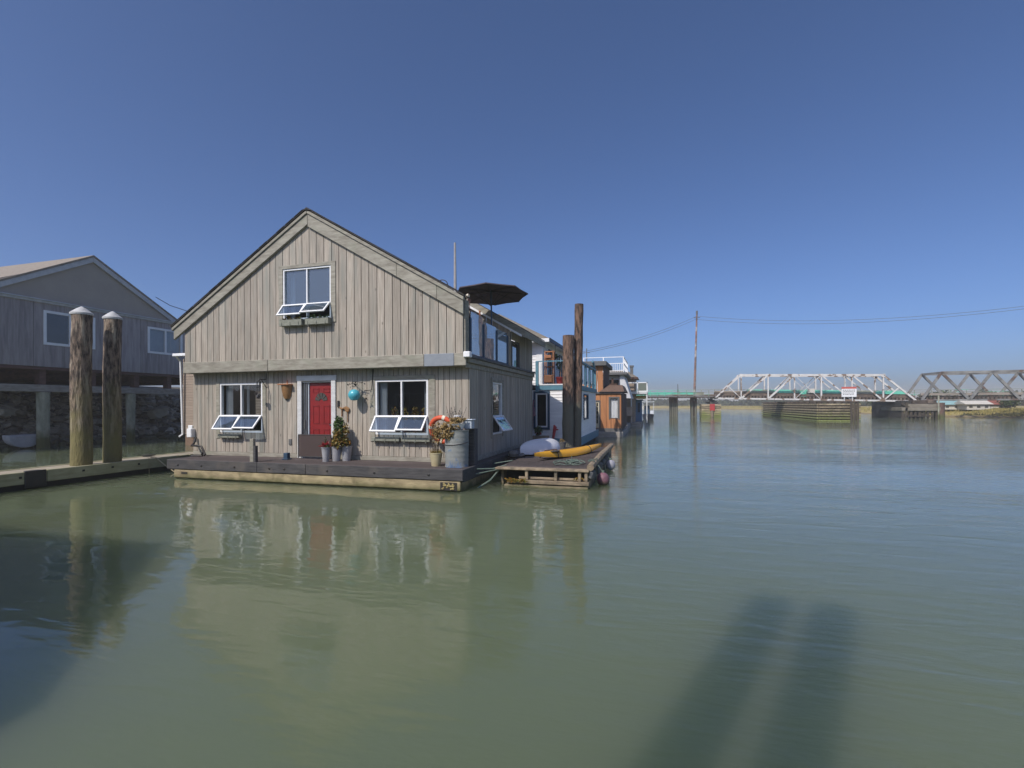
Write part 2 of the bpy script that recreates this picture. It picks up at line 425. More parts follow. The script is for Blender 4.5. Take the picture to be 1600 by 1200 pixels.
M['gsteel'] = mat('weathered_grey_steel', (.25, .245, .24), (.13, .125, .12), (1.2, 1.2, 1.2), .8, rnd=.10, stain=(.11, .07, .055), stain_scale=.6, stain_lo=.56, stain_hi=.62)
M['mint'] = mat('mint_green_paint', (.14, .58, .42), (.12, .48, .35), (1, 1, 1), .7, stain=(.25, .26, .2), stain_scale=.2, stain_lo=.5, stain_hi=.55)
M['tiewood'] = mat('bridge_timbers', (.15, .11, .085), (.065, .05, .042), (2, 2, 2), .95, .5, .03, rnd=.4)
M['fender'] = mat('fender_timbers', (.36, .29, .19), (.17, .135, .09), (2, 2, 3), .95, .5, .03, rnd=.3, algae=(.15, .17, .05), algae_z=(.2, 1.2))
M['fdark'] = mat('fender_posts', (.085, .065, .045), (.04, .032, .025), (4, 4, 1), .95, .5, .03, rnd=.3)
M['mast'] = mat('rusty_mast', (.30, .15, .11), (.13, .10, .09), (.5, .5, 1.1), .9, lo=.4, hi=.6, stain=(.42, .38, .36), stain_scale=.9, stain_lo=.55, stain_hi=.6)
M['marsh'] = mat('marsh_bank', (.36, .29, .11), (.27, .215, .085), (.25, .25, .25), .95, .5, .3, algae=(.18, .13, .08), algae_z=(.0, .25))
M['reed'] = mat('reeds', (.44, .36, .13), (.32, .28, .09), (.3, .3, .3), .9, rnd=.3, trans=.3)
M['farwood'] = mat('far_wood', (.045, .055, .03), (.03, .038, .022), (.06, .06, .06), .95, rnd=.4)
M['crown'] = mat('tree_crown', (.075, .105, .030), (.038, .062, .020), (.6, .6, .6), .8, rnd=.5, trans=.2)
M['bark'] = mat('bark', (.08, .06, .045), (.05, .04, .03), (6, 6, 1), .9)
M['wallpale'] = mat('pale_wall', (.55, .52, .46), (.48, .45, .40), (1, 1, 1), .8)
M['rustroof'] = mat('rust_red_roof', (.26, .085, .06), (.20, .065, .05), (.8, 2, 2), .8)
M['tealroof'] = mat('pale_teal_roof', (.26, .42, .42), (.2, .34, .36), (.8, 2, 2), .6)
M['bluecloth'] = mat('blue_wall', (.05, .18, .32), (.04, .14, .26), (.8, 2, 2), .6)
M['whitehull'] = mat('white_gelcoat', (.6, .62, .66), rough=.4)
M['navyhull'] = mat('dark_hull', (.03, .03, .05), rough=.4)
M['hut'] = mat('blue_hut', (.13, .23, .40), (.11, .2, .35), (6, 6, 1), .7, rnd=.1)
M['canvas'] = mat('white_canvas', (.62, .62, .64), (.5, .5, .53), (2, 2, 4), .8)
M['yellowboat'] = mat('yellow_canopy', (.50, .34, .08), (.4, .27, .06), rough=.6)


# ------------------------------------------------------------------ setting: water and ground
def water_mat():
    m = bpy.data.materials.new('river_water'); m.use_nodes = True
    nt = m.node_tree; N = nt.nodes; L = nt.links
    b = N['Principled BSDF']
    b.inputs['IOR'].default_value = 1.5
    b.inputs['Roughness'].default_value = 0.012
    b.inputs['Subsurface Weight'].default_value = 1.0
    b.inputs['Subsurface Radius'].default_value = (.9, 1.0, .7)
    b.inputs['Subsurface Scale'].default_value = 7.0
    ge = N.new('ShaderNodeNewGeometry')
    pos = ge.outputs['Position']
    sp = N.new('ShaderNodeSeparateXYZ'); L.new(pos, sp.inputs[0])
    # silt drifting in the water
    n0 = N.new('ShaderNodeTexNoise'); n0.inputs['Scale'].default_value = .16; n0.inputs['Detail'].default_value = 3; L.new(pos, n0.inputs['Vector'])
    mx = N.new('ShaderNodeMix'); mx.data_type = 'RGBA'; L.new(n0.outputs['Fac'], mx.inputs[0])
    mx.inputs[6].default_value = (.110, .138, .080, 1); mx.inputs[7].default_value = (.140, .165, .098, 1)
    L.new(mx.outputs[2], b.inputs['Base Color'])

    def nz(scale, rot, detail=2, rough=.5, dist=0.0):
        mp = N.new('ShaderNodeMapping'); mp.inputs['Scale'].default_value = scale; mp.inputs['Rotation'].default_value = (0, 0, R(rot))
        L.new(pos, mp.inputs['Vector'])
        n = N.new('ShaderNodeTexNoise'); n.inputs['Scale'].default_value = 1; n.inputs['Detail'].default_value = detail; n.inputs['Roughness'].default_value = rough
        n.inputs['Distortion'].default_value = dist
        L.new(mp.outputs[0], n.inputs['Vector']); return n.outputs['Fac']

    def math_(op, a, b_):
        k = N.new('ShaderNodeMath'); k.operation = op
        for i, q in enumerate((a, b_)):
            if isinstance(q, (int, float)): k.inputs[i].default_value = q
            else: L.new(q, k.inputs[i])
        return k.outputs[0]
    # open river is livelier than the water sheltered by the house
    k = N.new('ShaderNodeMapRange'); k.inputs[1].default_value = -6; k.inputs[2].default_value = 6; k.inputs[3].default_value = .17; k.inputs[4].default_value = 1.3
    L.new(sp.outputs['X'], k.inputs[0])
    patch = nz((.10, .28, 1), -25, 3)
    pm = N.new('ShaderNodeMapRange'); pm.inputs[1].default_value = .38; pm.inputs[2].default_value = .62; pm.inputs[3].default_value = .45; pm.inputs[4].default_value = 1.25
    L.new(patch, pm.inputs[0])
    wind = math_('MULTIPLY', k.outputs[0], pm.outputs[0])
    swell = math_('MULTIPLY', nz((.30, .85, 1), -20, 2, .5, .4), .013)
    mid = math_('MULTIPLY', nz((1.2, 3.2, 1), -12, 2, .5, .8), .0062)
    fine = math_('MULTIPLY', nz((5, 14, 1), -20, 3, .6), .0030)
    micro = math_('MULTIPLY', nz((18, 40, 1), -14, 2), .0011)
    chop = math_('MULTIPLY', nz((.75, 3.1, 1), -9, 2, .5, .7), .016)
    fm = math_('ADD', math_('ADD', fine, micro), chop)
    tot = math_('ADD', math_('ADD', swell, mid), math_('MULTIPLY', fm, wind))
    bp = N.new('ShaderNodeBump'); bp.inputs['Strength'].default_value = 1; bp.inputs['Distance'].default_value = 1
    L.new(tot, bp.inputs['Height']); L.new(bp.outputs[0], b.inputs['Normal'])
    return m


w = MB(); w.quad((-900, -300, 0), (900, -300, 0), (900, 1500, 0), (-900, 1500, 0))
tag(w.build('water', water_mat(), recalc=False), kind='structure')

# far shore: one sheet reaching the horizon
shore = [(-900, 420), (-200, 330), (-30, 262), (2, 238), (19, 205), (33, 170), (37, 128), (38, 103), (39.8, 95), (42, 85), (45.3, 78), (50, 62), (62, 40), (95, 10), (300, -80), (900, -250)]


def shore_pts(off):
    out = []
    for i, p in enumerate(shore):
        a = Vector(shore[max(i - 1, 0)]); b = Vector(shore[min(i + 1, len(shore) - 1)])
        d = (b - a).normalized(); n = Vector((-d.y, d.x))
        if n.dot(Vector((1, 1))) < 0: n = -n
        out.append((p[0] + n.x * off, p[1] + n.y * off))
    return out


g = MB()
rows = [(-1.5, -.35), (0, .0), (.8, .28), (2.0, .55), (6, .75), (14, .95), (60, 1.0), (900, 1.0)]
allp = []
for off, z in rows:
    for (x, y) in shore_pts(off): allp.append((x, y, z + (0.05 * noise.noise(Vector((x * .3, y * .3, 0))) if 0 < off < 20 else 0)))
nn = len(shore); fs = []
for i in range(len(rows) - 1):
    for k in range(nn - 1):
        fs.append((i * nn + k, i * nn + k + 1, (i + 1) * nn + k + 1, (i + 1) * nn + k))
g.add(allp, fs)
tag(g.build('ground', M['marsh'], smooth=True), kind='structure')

# marsh grass at the water's edge (uncountable)
gr = MB()
for _ in range(9000):
    i = rng.choice([5, 6, 7, 8, 8, 9, 9, 9, 10, 10, 4, 3]); t = rng.random()
    off = rng.uniform(.5, 10)

    p0 = shore[i]; p1 = shore[min(i + 1, len(shore) - 1)]
    d = (Vector(p1) - Vector(p0)); n = Vector((-d.y, d.x)).normalized()
    if n.dot(Vector((1, 1))) < 0: n = -n
    x = p0[0] + d.x * t + n.x * off; y = p0[1] + d.y * t + n.y * off
    z = .2 + .7 * min(1, off / 6); h = rng.uniform(.15, .42); wd = rng.uniform(.06, .16); an = rng.uniform(0, 3.14)
    cx, sx = math.cos(an) * wd, math.sin(an) * wd; lx, ly = rng.uniform(-.12, .12), rng.uniform(-.12, .12)
    gr.add([(x - cx, y - sx, z - .1), (x + cx, y + sx, z - .1), (x + lx, y + ly, z + h)], [(0, 1, 2)])
tag(gr.build('marsh_grass', M['reed'], recalc=False), 'golden marsh grass along the far river bank', 'grass', kind='stuff')

# near shore on the left: bank under the shed on stilts
g = MB()
bx = [-28.3, -29.5, -31, -33, -35.5, -38, -900]; bz = [-.4, .35, 1.4, 2.8, 3.4, 3.5, 3.5]
ys = [-60, 0, 6, 9, 12, 15, 18, 21, 24, 27, 30, 36, 60, 120, 400]
vs = []
for y in ys:
    for x, z in zip(bx, bz):
        dx = 0 if x < -100 else .5 * noise.noise(Vector((x, y * .4, 3)))
        vs.append((x + dx, y, z + .25 * noise.noise(Vector((x * .7, y * .5, 0)))))
nb = len(bx); fs = []
for i in range(len(ys) - 1):
    for k in range(nb - 1): fs.append((i * nb + k, i * nb + k + 1, (i + 1) * nb + k + 1, (i + 1) * nb + k))
g.add(vs, fs)
tag(g.build('terrain', M['dirt'], smooth=True), kind='structure')

rp = MB()
for _ in range(1500):
    x = rng.uniform(-32.6, -28.4); y = rng.uniform(9.5, 27)
    z = -.05 + max(0, (-28.6 - x)) * .72 + rng.uniform(0, .12)
    s = rng.uniform(.10, .34)
    rp.rock((x, y, z), s * rng.uniform(.9, 1.5), s * rng.uniform(.9, 1.5), s * rng.uniform(.6, 1), seed=_, sub=1)
tag(rp.build('riprap', M['riprap'], smooth=False), 'dark riprap stones sloping up under the stilted shed', 'rocks', kind='stuff')
for (x, y, z, a, b_, c, lab) in ((-29.6, 15.4, 1.75, .5, .42, .26, 'pale tan boulder high on the dark bank at the far left under the shed'),
                                 (-29.6, 23.0, 1.55, .45, .75, .42, 'large tan boulder high on the bank, beside the right post of the shed'),
                                 (-28.9, 23.0, .30, .35, .55, .32, 'pale angular boulder at the waterline right of the shed posts'),
                                 (-28.8, 20.2, .12, .25, .3, .2, 'small pale stone at the waterline between the two mooring posts and the shed post'),
                                 (-29.2, 14.3, .75, .4, .5, .18, 'flat tan rock at the left edge above the half-round slab'),
                                 (-29.7, 18.4, 1.4, .3, .4, .25, 'grey boulder on the bank seen just right of the left capped piling')):
    q = MB(); q.rock((x, y, z), a, b_, c, seed=x * y, amp=.35)
    tag(q.build('boulder', M['boulder'], loc=(x, y, z), smooth=False, bevel=.0), lab, 'boulder', 'pale boulders on the bank')
q = MB()
pts = []
for k in range(13):
    t = math.pi * k / 12
    pts.append((-28.0, 15.39 - .62 * math.cos(t), .60 - .56 * math.sin(t) ** .8))
q.prism(pts, (-.5, 0, .05))
tag(q.build('concrete_slab', mat('slab', (.48, .48, .50), (.40, .40, .42), rough=.8), loc=(-28, 15.4, 0), bevel=.03, seg=2), 'pale flat-topped half-round slab lying in the water under the shed', 'slab')


# ------------------------------------------------------------------ wall builders
def board_wall(mb, mp, u0, u1, zb, topf, openings, bw, gap, t0, t1, breaks=(), jit=.12, seams=None):
    u = u0
    rr = random.Random(int(abs(u0 * 100)) + int(zb * 10) if callable(zb) is False else 3)
    zbf = zb if callable(zb) else (lambda q: zb)
    while u < u1 - 1e-4:
        w_ = bw * (1 + rr.uniform(-jit, jit)) if bw < 5 else (u1 - u0)
        e = min(u + w_, u1)
        if u1 - e < bw * .3 and bw < 5: e = u1
        a, b = u, max(u + .001, e - gap)
        cuts = [a, b] + [c for o in openings for c in (o[0], o[1]) if a < c < b] + [c for c in breaks if a < c < b]
        cuts = sorted(set(cuts)); r = rr.random()
        lift = rr.uniform(0, .004) if bw < 5 else 0
        for i in range(len(cuts) - 1):
            p, q = cuts[i], cuts[i + 1]
            if q - p < .002: continue
            mid = (p + q) / 2
            segs = [(zbf(p), zbf(q), topf(p), topf(q))]
            for o in openings:
                if o[0] < mid < o[1]:
                    ns = []
                    for (a0, a1, b0, b1) in segs:
                        if o[2] >= min(b0, b1) or o[3] <= max(a0, a1): ns.append((a0, a1, b0, b1)); continue
                        if o[2] > a0 + .005: ns.append((a0, a1, o[2], o[2]))
                        if o[3] < min(b0, b1) - .005: ns.append((o[3], o[3], b0, b1))
                    segs = ns
            for (a0, a1, b0, b1) in segs:
                if min(b0 - a0, b1 - a1) < .004: continue
                T = t1 + lift
                mb.hexa([mp(p, a0, T), mp(q, a1, T), mp(q, a1, t0), mp(p, a0, t0), mp(p, b0, T), mp(q, b1, T), mp(q, b1, t0), mp(p, b0, t0)], r)
        u = e


def clap_wall(mb, mp, u0, u1, z0, z1, openings, h=.13, t=.0):
    z = z0
    while z < z1 - 1e-3:
        ze = min(z + h, z1); ivs = [(u0, u1)]
        for o in openings:
            if o[2] < (z + ze) / 2 < o[3]:
                ns = []
                for (a, b) in ivs:
                    if o[1] <= a or o[0] >= b: ns.append((a, b)); continue
                    if o[0] > a: ns.append((a, o[0]))
                    if o[1] < b: ns.append((o[1], b))
                ivs = ns
        r = rng.random()
        for (a, b) in ivs:
            mb.hexa([mp(a, z, t + .028), mp(b, z, t + .028), mp(b, z, t - .03), mp(a, z, t - .03), mp(a, ze, t + .008), mp(b, ze, t + .008), mp(b, ze, t - .03), mp(a, ze, t - .03)], r)
        z = ze


def window(parent, mp, u0, u1, z0, z1, t, fr=.05, mull=1, fmat=None, gmat=None, depth=.09, awning=0, angle=35, ext=0.0, name='window', rails=()):
    """frame with fixed panes; awning > 0: opening sashes of that height below, hinged at their top"""
    fmat = fmat or M['white']; gmat = gmat or M['glass']
    zf = z0 + awning
    m = MB()
    m.mbox(mp, u0, u0 + fr, z0, z1, t - depth, t, .5); m.mbox(mp, u1 - fr, u1, z0, z1, t - depth, t, .5)
    m.mbox(mp, u0 + fr, u1 - fr, z1 - fr, z1, t - depth, t, .5); m.mbox(mp, u0 + fr, u1 - fr, z0, z0 + fr, t - depth, t, .5)
    if awning: m.mbox(mp, u0 + fr, u1 - fr, zf - fr * .5, zf + fr * .5, t - depth, t, .5)
    us = [u0 + (u1 - u0) * k / (mull + 1) for k in range(mull + 2)]
    for k in range(1, mull + 1):
        m.mbox(mp, us[k] - fr * .45, us[k] + fr * .45, z0 + fr, z1 - fr, t - depth + .004, t - .004, .5)
    for zr in rails: m.mbox(mp, u0 + fr, u1 - fr, zr - .015, zr + .015, t - depth + .01, t - .01, .5)
    wo = m.build(name, fmat, parent, bevel=.004)
    p = MB()
    for k in range(mull + 1):
        a, b = us[k] + fr * .4, us[k + 1] - fr * .4
        p.quad(mp(a, (zf if awning else z0) + fr * .5, t - depth * .55), mp(b, (zf if awning else z0) + fr * .5, t - depth * .55), mp(b, z1 - fr, t - depth * .55), mp(a, z1 - fr, t - depth * .55))
    p.build('pane', gmat, wo, recalc=False)
    if awning:
        ca, sa = math.cos(R(angle)), math.sin(R(angle)); H_ = awning
        for k in range(mull + 1):
            a, b = us[k] + .004, us[k + 1] - .004
            ang = angle + (4 if k else -3)
            ca, sa = math.cos(R(ang)), math.sin(R(ang))

            def sm(u, s, q):      # s down the sash, q thickness
                return mp(u, zf - s * ca + q * sa, t + .01 + s * sa + q * ca)
            s_ = MB()
            f2 = .045

            def sb(ua, ub, sa_, sb_, q0=0, q1=.035):
                s_.hexa([sm(ua, sb_, q1), sm(ub, sb_, q1), sm(ub, sb_, q0), sm(ua, sb_, q0), sm(ua, sa_, q1), sm(ub, sa_, q1), sm(ub, sa_, q0), sm(ua, sa_, q0)], .5)
            sb(a, a + f2, 0, H_); sb(b - f2, b, 0, H_); sb(a + f2, b - f2, 0, f2); sb(a + f2, b - f2, H_ - f2, H_)
            s_.build('sash', fmat, wo, bevel=.003)
            g_ = MB(); g_.quad(sm(a + f2, H_ - f2, .017), sm(b - f2, H_ - f2, .017), sm(b - f2, f2, .017), sm(a + f2, f2, .017))
            g_.build('sash_pane', M['sash'], wo, recalc=False)
    return wo


# ------------------------------------------------------------------ THE MAIN FLOATING HOUSE
XL, XR = -13.18, -4.40
YF, YU, YB = 11.30, 11.04, 17.82
DZ = .50
house = thing('floating_house', 'large weathered grey wooden floating house with steep gable and red front door', 'house', (-8.8, 11.3, DZ))
fl = lambda u, z, t: (u, YF - t, z)
fu = lambda u, z, t: (u, YU - t, z)
sd_ = lambda u, z, t: (XR + t, u, z)
PK = (-8.85, 7.19)
SLL = (7.19 - 4.32) / (13.48 - 8.85)
SLR = (7.19 - 4.62) / (8.85 - 4.43)


def rooftop(x, d=0):
    return PK[1] - d - (SLL * (PK[0] - x) if x < PK[0] else SLR * (x - PK[0]))


# openings
LW = (-12.17, -10.65, 1.25, 2.60)
RW = (-7.02, -5.50, 1.25, 2.61)
DOOR = (-9.31, -8.36, .5, 2.61)
UW = (-9.70, -8.17, 4.27, 5.66)
SW = (13.04, 13.98, 1.10, 2.60)
m = MB(); board_wall(m, fl, XL, XR, .62, lambda u: 2.93, [LW, RW, DOOR], .155, .011, 0, .022)
m.build('wall', M['siding'], house, bevel=.003)
m = MB(); board_wall(m, fl, XL + .03, XR - .03, .5, lambda u: 2.93, [LW, RW, DOOR], 99, 0, -.10, -.002)
m.build('wall_backing', M['gap'], house)
topu = lambda u: rooftop(u, .24)
m = MB(); board_wall(m, fu, XL, XR - .02, 3.20, topu, [UW], .215, .017, 0, .025, breaks=[PK[0]])
m.build('wall', M['siding'], house, bevel=.003)
m = MB(); board_wall(m, fu, XL + .02, XR - .04, 2.94, topu, [UW], 99, 0, -.16, -.002, breaks=[PK[0]])
m.build('wall_backing', M['gap'], house)
# side wall (in shade) - battens
m = MB(); board_wall(m, sd_, YF - .02, YB, .62, lambda u: 2.86, [SW], .155, .010, 0, .022)
m.build('wall', M['siding'], house, bevel=.003)
m = MB(); board_wall(m, sd_, YF + .08, YB, .5, lambda u: 2.95, [SW], 99, 0, -.10, -.002)
m.mbox(lambda u, z, t: (u, YB - t, z), XL, XR - .1, .5, 2.95, 0, .1)
m.mbox(lambda u, z, t: (XL - t, u, z), YF, YB, .5, 4.3, -.1, 0)
m.build('wall_backing', M['gap'], house)
m = MB()
# skirting board, corner board
m.mbox(fl, XL, DOOR[0] - .15, .5, .615, 0, .035); m.mbox(fl, DOOR[1] + .15, XR, .5, .615, 0, .035); m.mbox(sd_, YF, YB, .5, .62, 0, .035)
m.mbox(fl, -5.46, -5.30, 1.0, 2.66, .027, .045); m.mbox(fl, -7.16, -7.02, 1.0, 2.66, .027, .045); m.mbox(fl, -7.16, -5.30, 2.61, 2.72, .027, .048)
m.mbox(fl, -12.30, -12.17, 1.0, 2.66, .027, .042); m.mbox(fl, -10.65, -10.52, 1.0, 2.66, .027, .042)
m.mbox(fu, -9.83, -9.70, 4.15, 5.70, .03, .05); m.mbox(fu, -8.17, -8.02, 4.15, 5.70, .03, .05); m.mbox(fu, -9.83, -8.02, 5.66, 5.76, .03, .052)
m.mbox(sd_, 12.92, 13.04, 1.0, 2.7, .027, .05); m.mbox(sd_, 13.98, 14.1, 1.0, 2.7, .027, .05); m.mbox(sd_, 12.92, 14.1, 2.60, 2.72, .027, .052)
m.build_each('trim_board', M['trim'], house, bevel=.006)
# beam under the gable
m = MB()
m.mbox(fu, XL - .04, -10.2, 2.90, 3.22, .0, .065, .2); m.mbox(fu, -10.195, -5.47, 2.905, 3.215, .0, .06, .6); m.mbox(fu, -4.66, XR + .05, 2.905, 3.215, .0, .06, .8)
m.box(XL, XR - .05, YU + .02, YF - .03, 2.905, 2.935, .3)
m.build('beam', M['trim'], house, bevel=.012)
m = MB(); m.mbox(fu, -5.465, -4.665, 2.905, 3.215, .0, .058)
m.build('beam_patch', M['patch'], house, bevel=.01)


# rake boards: front
def rake(mb, x0, x1, y0, y1, drop0, drop1, lift=0):
    z = lambda x, d: rooftop(x) - d
    mb.hexa([(x0, y0, z(x0, drop1)), (x1, y0, z(x1, drop1)), (x1, y1, z(x1, drop1)), (x0, y1, z(x0, drop1)),
             (x0, y0, z(x0, drop0)), (x1, y0, z(x1, drop0)), (x1, y1, z(x1, drop0)), (x0, y1, z(x0, drop0))])


YR = YU - .10
m = MB()
rake(m, -13.52, PK[0] - .004, YR, YU - .028, .12, .40); rake(m, PK[0] + .004, -6.20, YR, YU - .028, .12, .46); rake(m, -6.195, -5.1, YR, YU - .028, .12, .46); rake(m, -5.095, -4.40, YR, YU - .028, .12, .46)
rake(m, -13.56, PK[0] - .004, YR - .035, YU - .03, .03, .118); rake(m, PK[0] + .004, -4.38, YR - .035, YU - .03, .03, .118)
m.build('rake_board', M['trim'], house, bevel=.008)
# roof planes
m = MB()


def roofslab(mb, x0, x1, y0, y1, th=.09, off=.0):
    z = rooftop
    mb.hexa([(x0, y0, z(x0) - th + off), (x1, y0, z(x1) - th + off), (x1, y1, z(x1) - th + off), (x0, y1, z(x0) - th + off), (x0, y0, z(x0) + off), (x1, y0, z(x1) + off), (x1, y1, z(x1) + off), (x0, y1, z(x0) + off)])


YRR = 17.95
roofslab(m, -13.58, PK[0] - .002, YR - .05, YRR, .03, .03)
roofslab(m, PK[0] + .002, -7.4, YR - .05, YRR, .03, .03)
roofslab(m, -7.398, -4.36, YR - .05, YU + .26, .03, .03)
roofslab(m, -7.398, -3.92, 14.95, YRR, .03, .03)
rr = random.Random(3)
x = -13.58
while x < PK[0]:            # ragged shingle courses at the front edge
    roofslab(m, x, x + .27, YR - .06 - rr.random() * .012, YR + .1, .012, .042 + rr.random() * .006); x += .29
x = PK[0] + .02
while x < -4.5:
    roofslab(m, x, x + .27, YR - .06 - rr.random() * .012, YR + .1, .012, .042 + rr.random() * .006); x += .29
m.build('roof', M['shingle'], house)
# rear part of the right slope: barge board facing front, fascia facing river
m = MB()
for x0, x1 in ((-7.4, -3.9),):
    rake(m, x0, x1, 14.90, 14.945, .0, .24)
m.box(-3.93, -3.89, 14.95, 17.9, rooftop(-3.9) - .22, rooftop(-3.9) - .01)
m.build('rake_board', M['trim'], house, bevel=.006)
m = MB(); rake(m, -7.4, -4.0, 14.86, 14.897, .20, .27)
m.build('flashing', M['white'], house)
m = MB()
board_wall(m, lambda u, z, t: (u, 15.0 - t, z), -7.4, XR, 3.2, lambda u: rooftop(u, .25), [], .2, .01, 0, .02)
board_wall(m, sd_, 16.05, YB, 3.2, lambda u: rooftop(XR, .08), [], .17, .01, 0, .022)
board_wall(m, lambda u, z, t: (-7.4 + t, u, z), YU + .26, 15.0, 3.05, lambda u: rooftop(-7.4, .05), [], .2, .01, 0, .02)
m.mbox(sd_, 15.02, 16.04, 4.05, rooftop(XR, .1), 0, .03)
m.box(XR - .14, XR - .02, 15.02, 15.14, 3.1, 4.3)
m.build('wall', M['siding'], house, bevel=.003)
m = MB(); m.box(-7.3, XR - .03, 15.05, 17.8, 3.0, 3.08); m.box(XR - .14, XR - .03, 16.0, 17.8, 3.0, rooftop(XR, .1)); m.box(-7.3, XR - .1, 17.6, 17.8, 3.0, 4.2)
m.mbox(lambda u, z, t: (u, YU + .16 + t, z), -7.4, XR - .03, 3.0, 4.0, 0, .07)
m.build_each('wall_backing', M['gap'], house)
# inner face of the parapet and corner post
m = MB(); m.box(XR - .08, XR + .01, YU + .02, YU + .27, 3.2, rooftop(XR, .08)); m.mbox(sd_, YU, YB, 2.86, 2.98, .0, .05); m.mbox(sd_, YF - .2, YB, 2.985, 3.10, 0, .11)
m.build_each('trim_board', M['trim'], house, bevel=.008)
m = MB(); m.mbox(sd_, YU - .05, YB, 3.105, 3.17, .02, .15); m.build('gutter', M['greytrim'], house, bevel=.01)
m = MB(); m.mbox(sd_, YU - .12, YU + .06, 3.10, 3.24, .0, .17); m.build('gutter_end', M['white'], house, bevel=.015)
m = MB(); m.box(-7.4, XR + .02, YU + .2, 15.0, 2.94, 3.03); m.build('roof_deck_floor', M['deck'], house)
# glass rail on the roof deck
rail = MB()
for y in (11.40, 12.38, 13.52, 14.62): rail.box(XR - .03, XR + .03, y - .04, y + .04, 3.17, 4.12)
for y in (12.9, 13.1): rail.box(XR - .012, XR + .012, y - .01, y + .01, 3.2, 3.24)
rail.box(XR - .025, XR + .025, 11.36, 14.66, 3.20, 3.23)
rl = rail.build('glass_railing', M['navy'], house, bevel=.004)
for (a, b, z1) in ((11.45, 12.34, 4.30), (12.43, 13.48, 4.20), (13.56, 14.58, 4.18)):
    p = MB(); p.box(XR - .006, XR + .006, a, b, 3.24, z1)
    p.build('glass_panel', M['railglass'], rl)
# tall glass door of the rear room, facing the river
wd = window(house, sd_, 15.14, 16.0, 3.12, 4.03, .01, .045, 0, M['greytrim'], M['glass'])
c = MB(); c.box(XR - .2, XR - .18, 15.1, 16.02, 3.1, 4.05); c.build('curtain', mat('lace', (.22, .19, .15), (.10, .09, .08), (9, 9, 9), .9), wd)

# interior shell
m = MB()
m.box(XL + .12, XR - .12, 14.6, 14.65, .52, 2.93); m.box(XL + .12, XR - .12, 11.42, 14.6, .505, .52); m.box(XL + .12, XR - .12, 11.42, 14.6, 2.90, 2.92)
m.box(-10.2, -10.15, 11.42, 14.6, .52, 2.9); m.box(-8.0, -7.95, 11.42, 14.6, .52, 2.9)
m.build('interior', M['interior'], house)
m = MB(); m.box(-10.3, -7.8, 12.6, 12.65, 3.3, 6.2); m.box(-10.3, -7.8, 11.25, 12.6, 3.9, 3.93); m.build('interior', M['darkint'], house)
wl = window(house, fl, *LW[:2], LW[2] - .07, LW[3], .028, .05, 1, awning=.48, angle=38)
wr = window(house, fl, *RW[:2], RW[2] - .07, RW[3], .028, .05, 1, awning=.48, angle=38)
wu = window(house, fu, *UW[:2], UW[2], UW[3], .030, .045, 1, gmat=M['glassup'], awning=.40, angle=40)
wsd = window(house, sd_, *SW, .028, .05, 0, awning=.52, angle=38)


def drape(parent, x0, x1, y, z0, z1, n=7, matk='curtain'):
    c = MB(); k = n * 4
    vs = []
    for i in range(k + 1):
        u = x0 + (x1 - x0) * i / k; d = .03 * math.sin(i / 4 * 2 * math.pi)
        vs += [(u, y + d, z0), (u, y + d, z1)]
    c.add(vs, [(2 * i, 2 * i + 2, 2 * i + 3, 2 * i + 1) for i in range(k)])
    c.build('curtain', M[matk], parent, recalc=False, smooth=True)


drape(wr, -6.98, -6.76, 11.44, 1.2, 2.6, 3); drape(wr, -5.72, -5.52, 11.52, 1.2, 2.6, 3)
drape(wl, -12.12, -11.86, 11.44, 1.2, 2.6, 4); drape(wl, -11.36, -11.26, 11.44, 1.2, 2.6, 2)
bl = MB()
for k in range(19): bl.box(-11.05, -10.72, 11.44, 11.452, 1.62 + k * .045, 1.655 + k * .045)
bl.build('blind_or_reflection', M['brickbeige'], wl)  # beige slats added to imitate a clapboard reflection in the right pane
drape(wu, -9.66, -9.5, 11.25, 4.3, 5.6, 2)
drape(wsd, 13.1, 13.2, 11.52, 1.2, 1.3, 1)
# window boxes under the windows
for (mp, cx, z, par) in ((fl, -11.75, 1.08, 0), (fl, -6.66, 1.07, 0), (fl, -5.80, 1.07, 0), (fu, -9.33, 4.16, 1), (fu, -8.50, 4.16, 1)):
    b = MB(); hw = .36 if par else (.40 if cx > -7 else .38)
    b.mbox(mp, cx - hw, cx + hw, z - (.07 if par else .05), z + (.10 if par else .05), .05, .20 if par else .16)
    for q in (-.5, 0, .5): b.mbox(mp, cx + q * hw * 1.5 - .01, cx + q * hw * 1.5 + .01, z - .09, z + .03, .202 if par else .162, .215 if par else .175)
    bo = b.build('window_box', M['sage'], house, bevel=.008)
    if par:
        l = MB()
        for _ in range(60):
            p = mp(cx + rng.uniform(-.3, .3), z + .1 + abs(rng.gauss(0, .035)), rng.uniform(.08, .2)); l.leaf(p, .07, .6)
        l.build('plant', M['leafy' if cx < -9 else 'leaf'], bo, recalc=False)

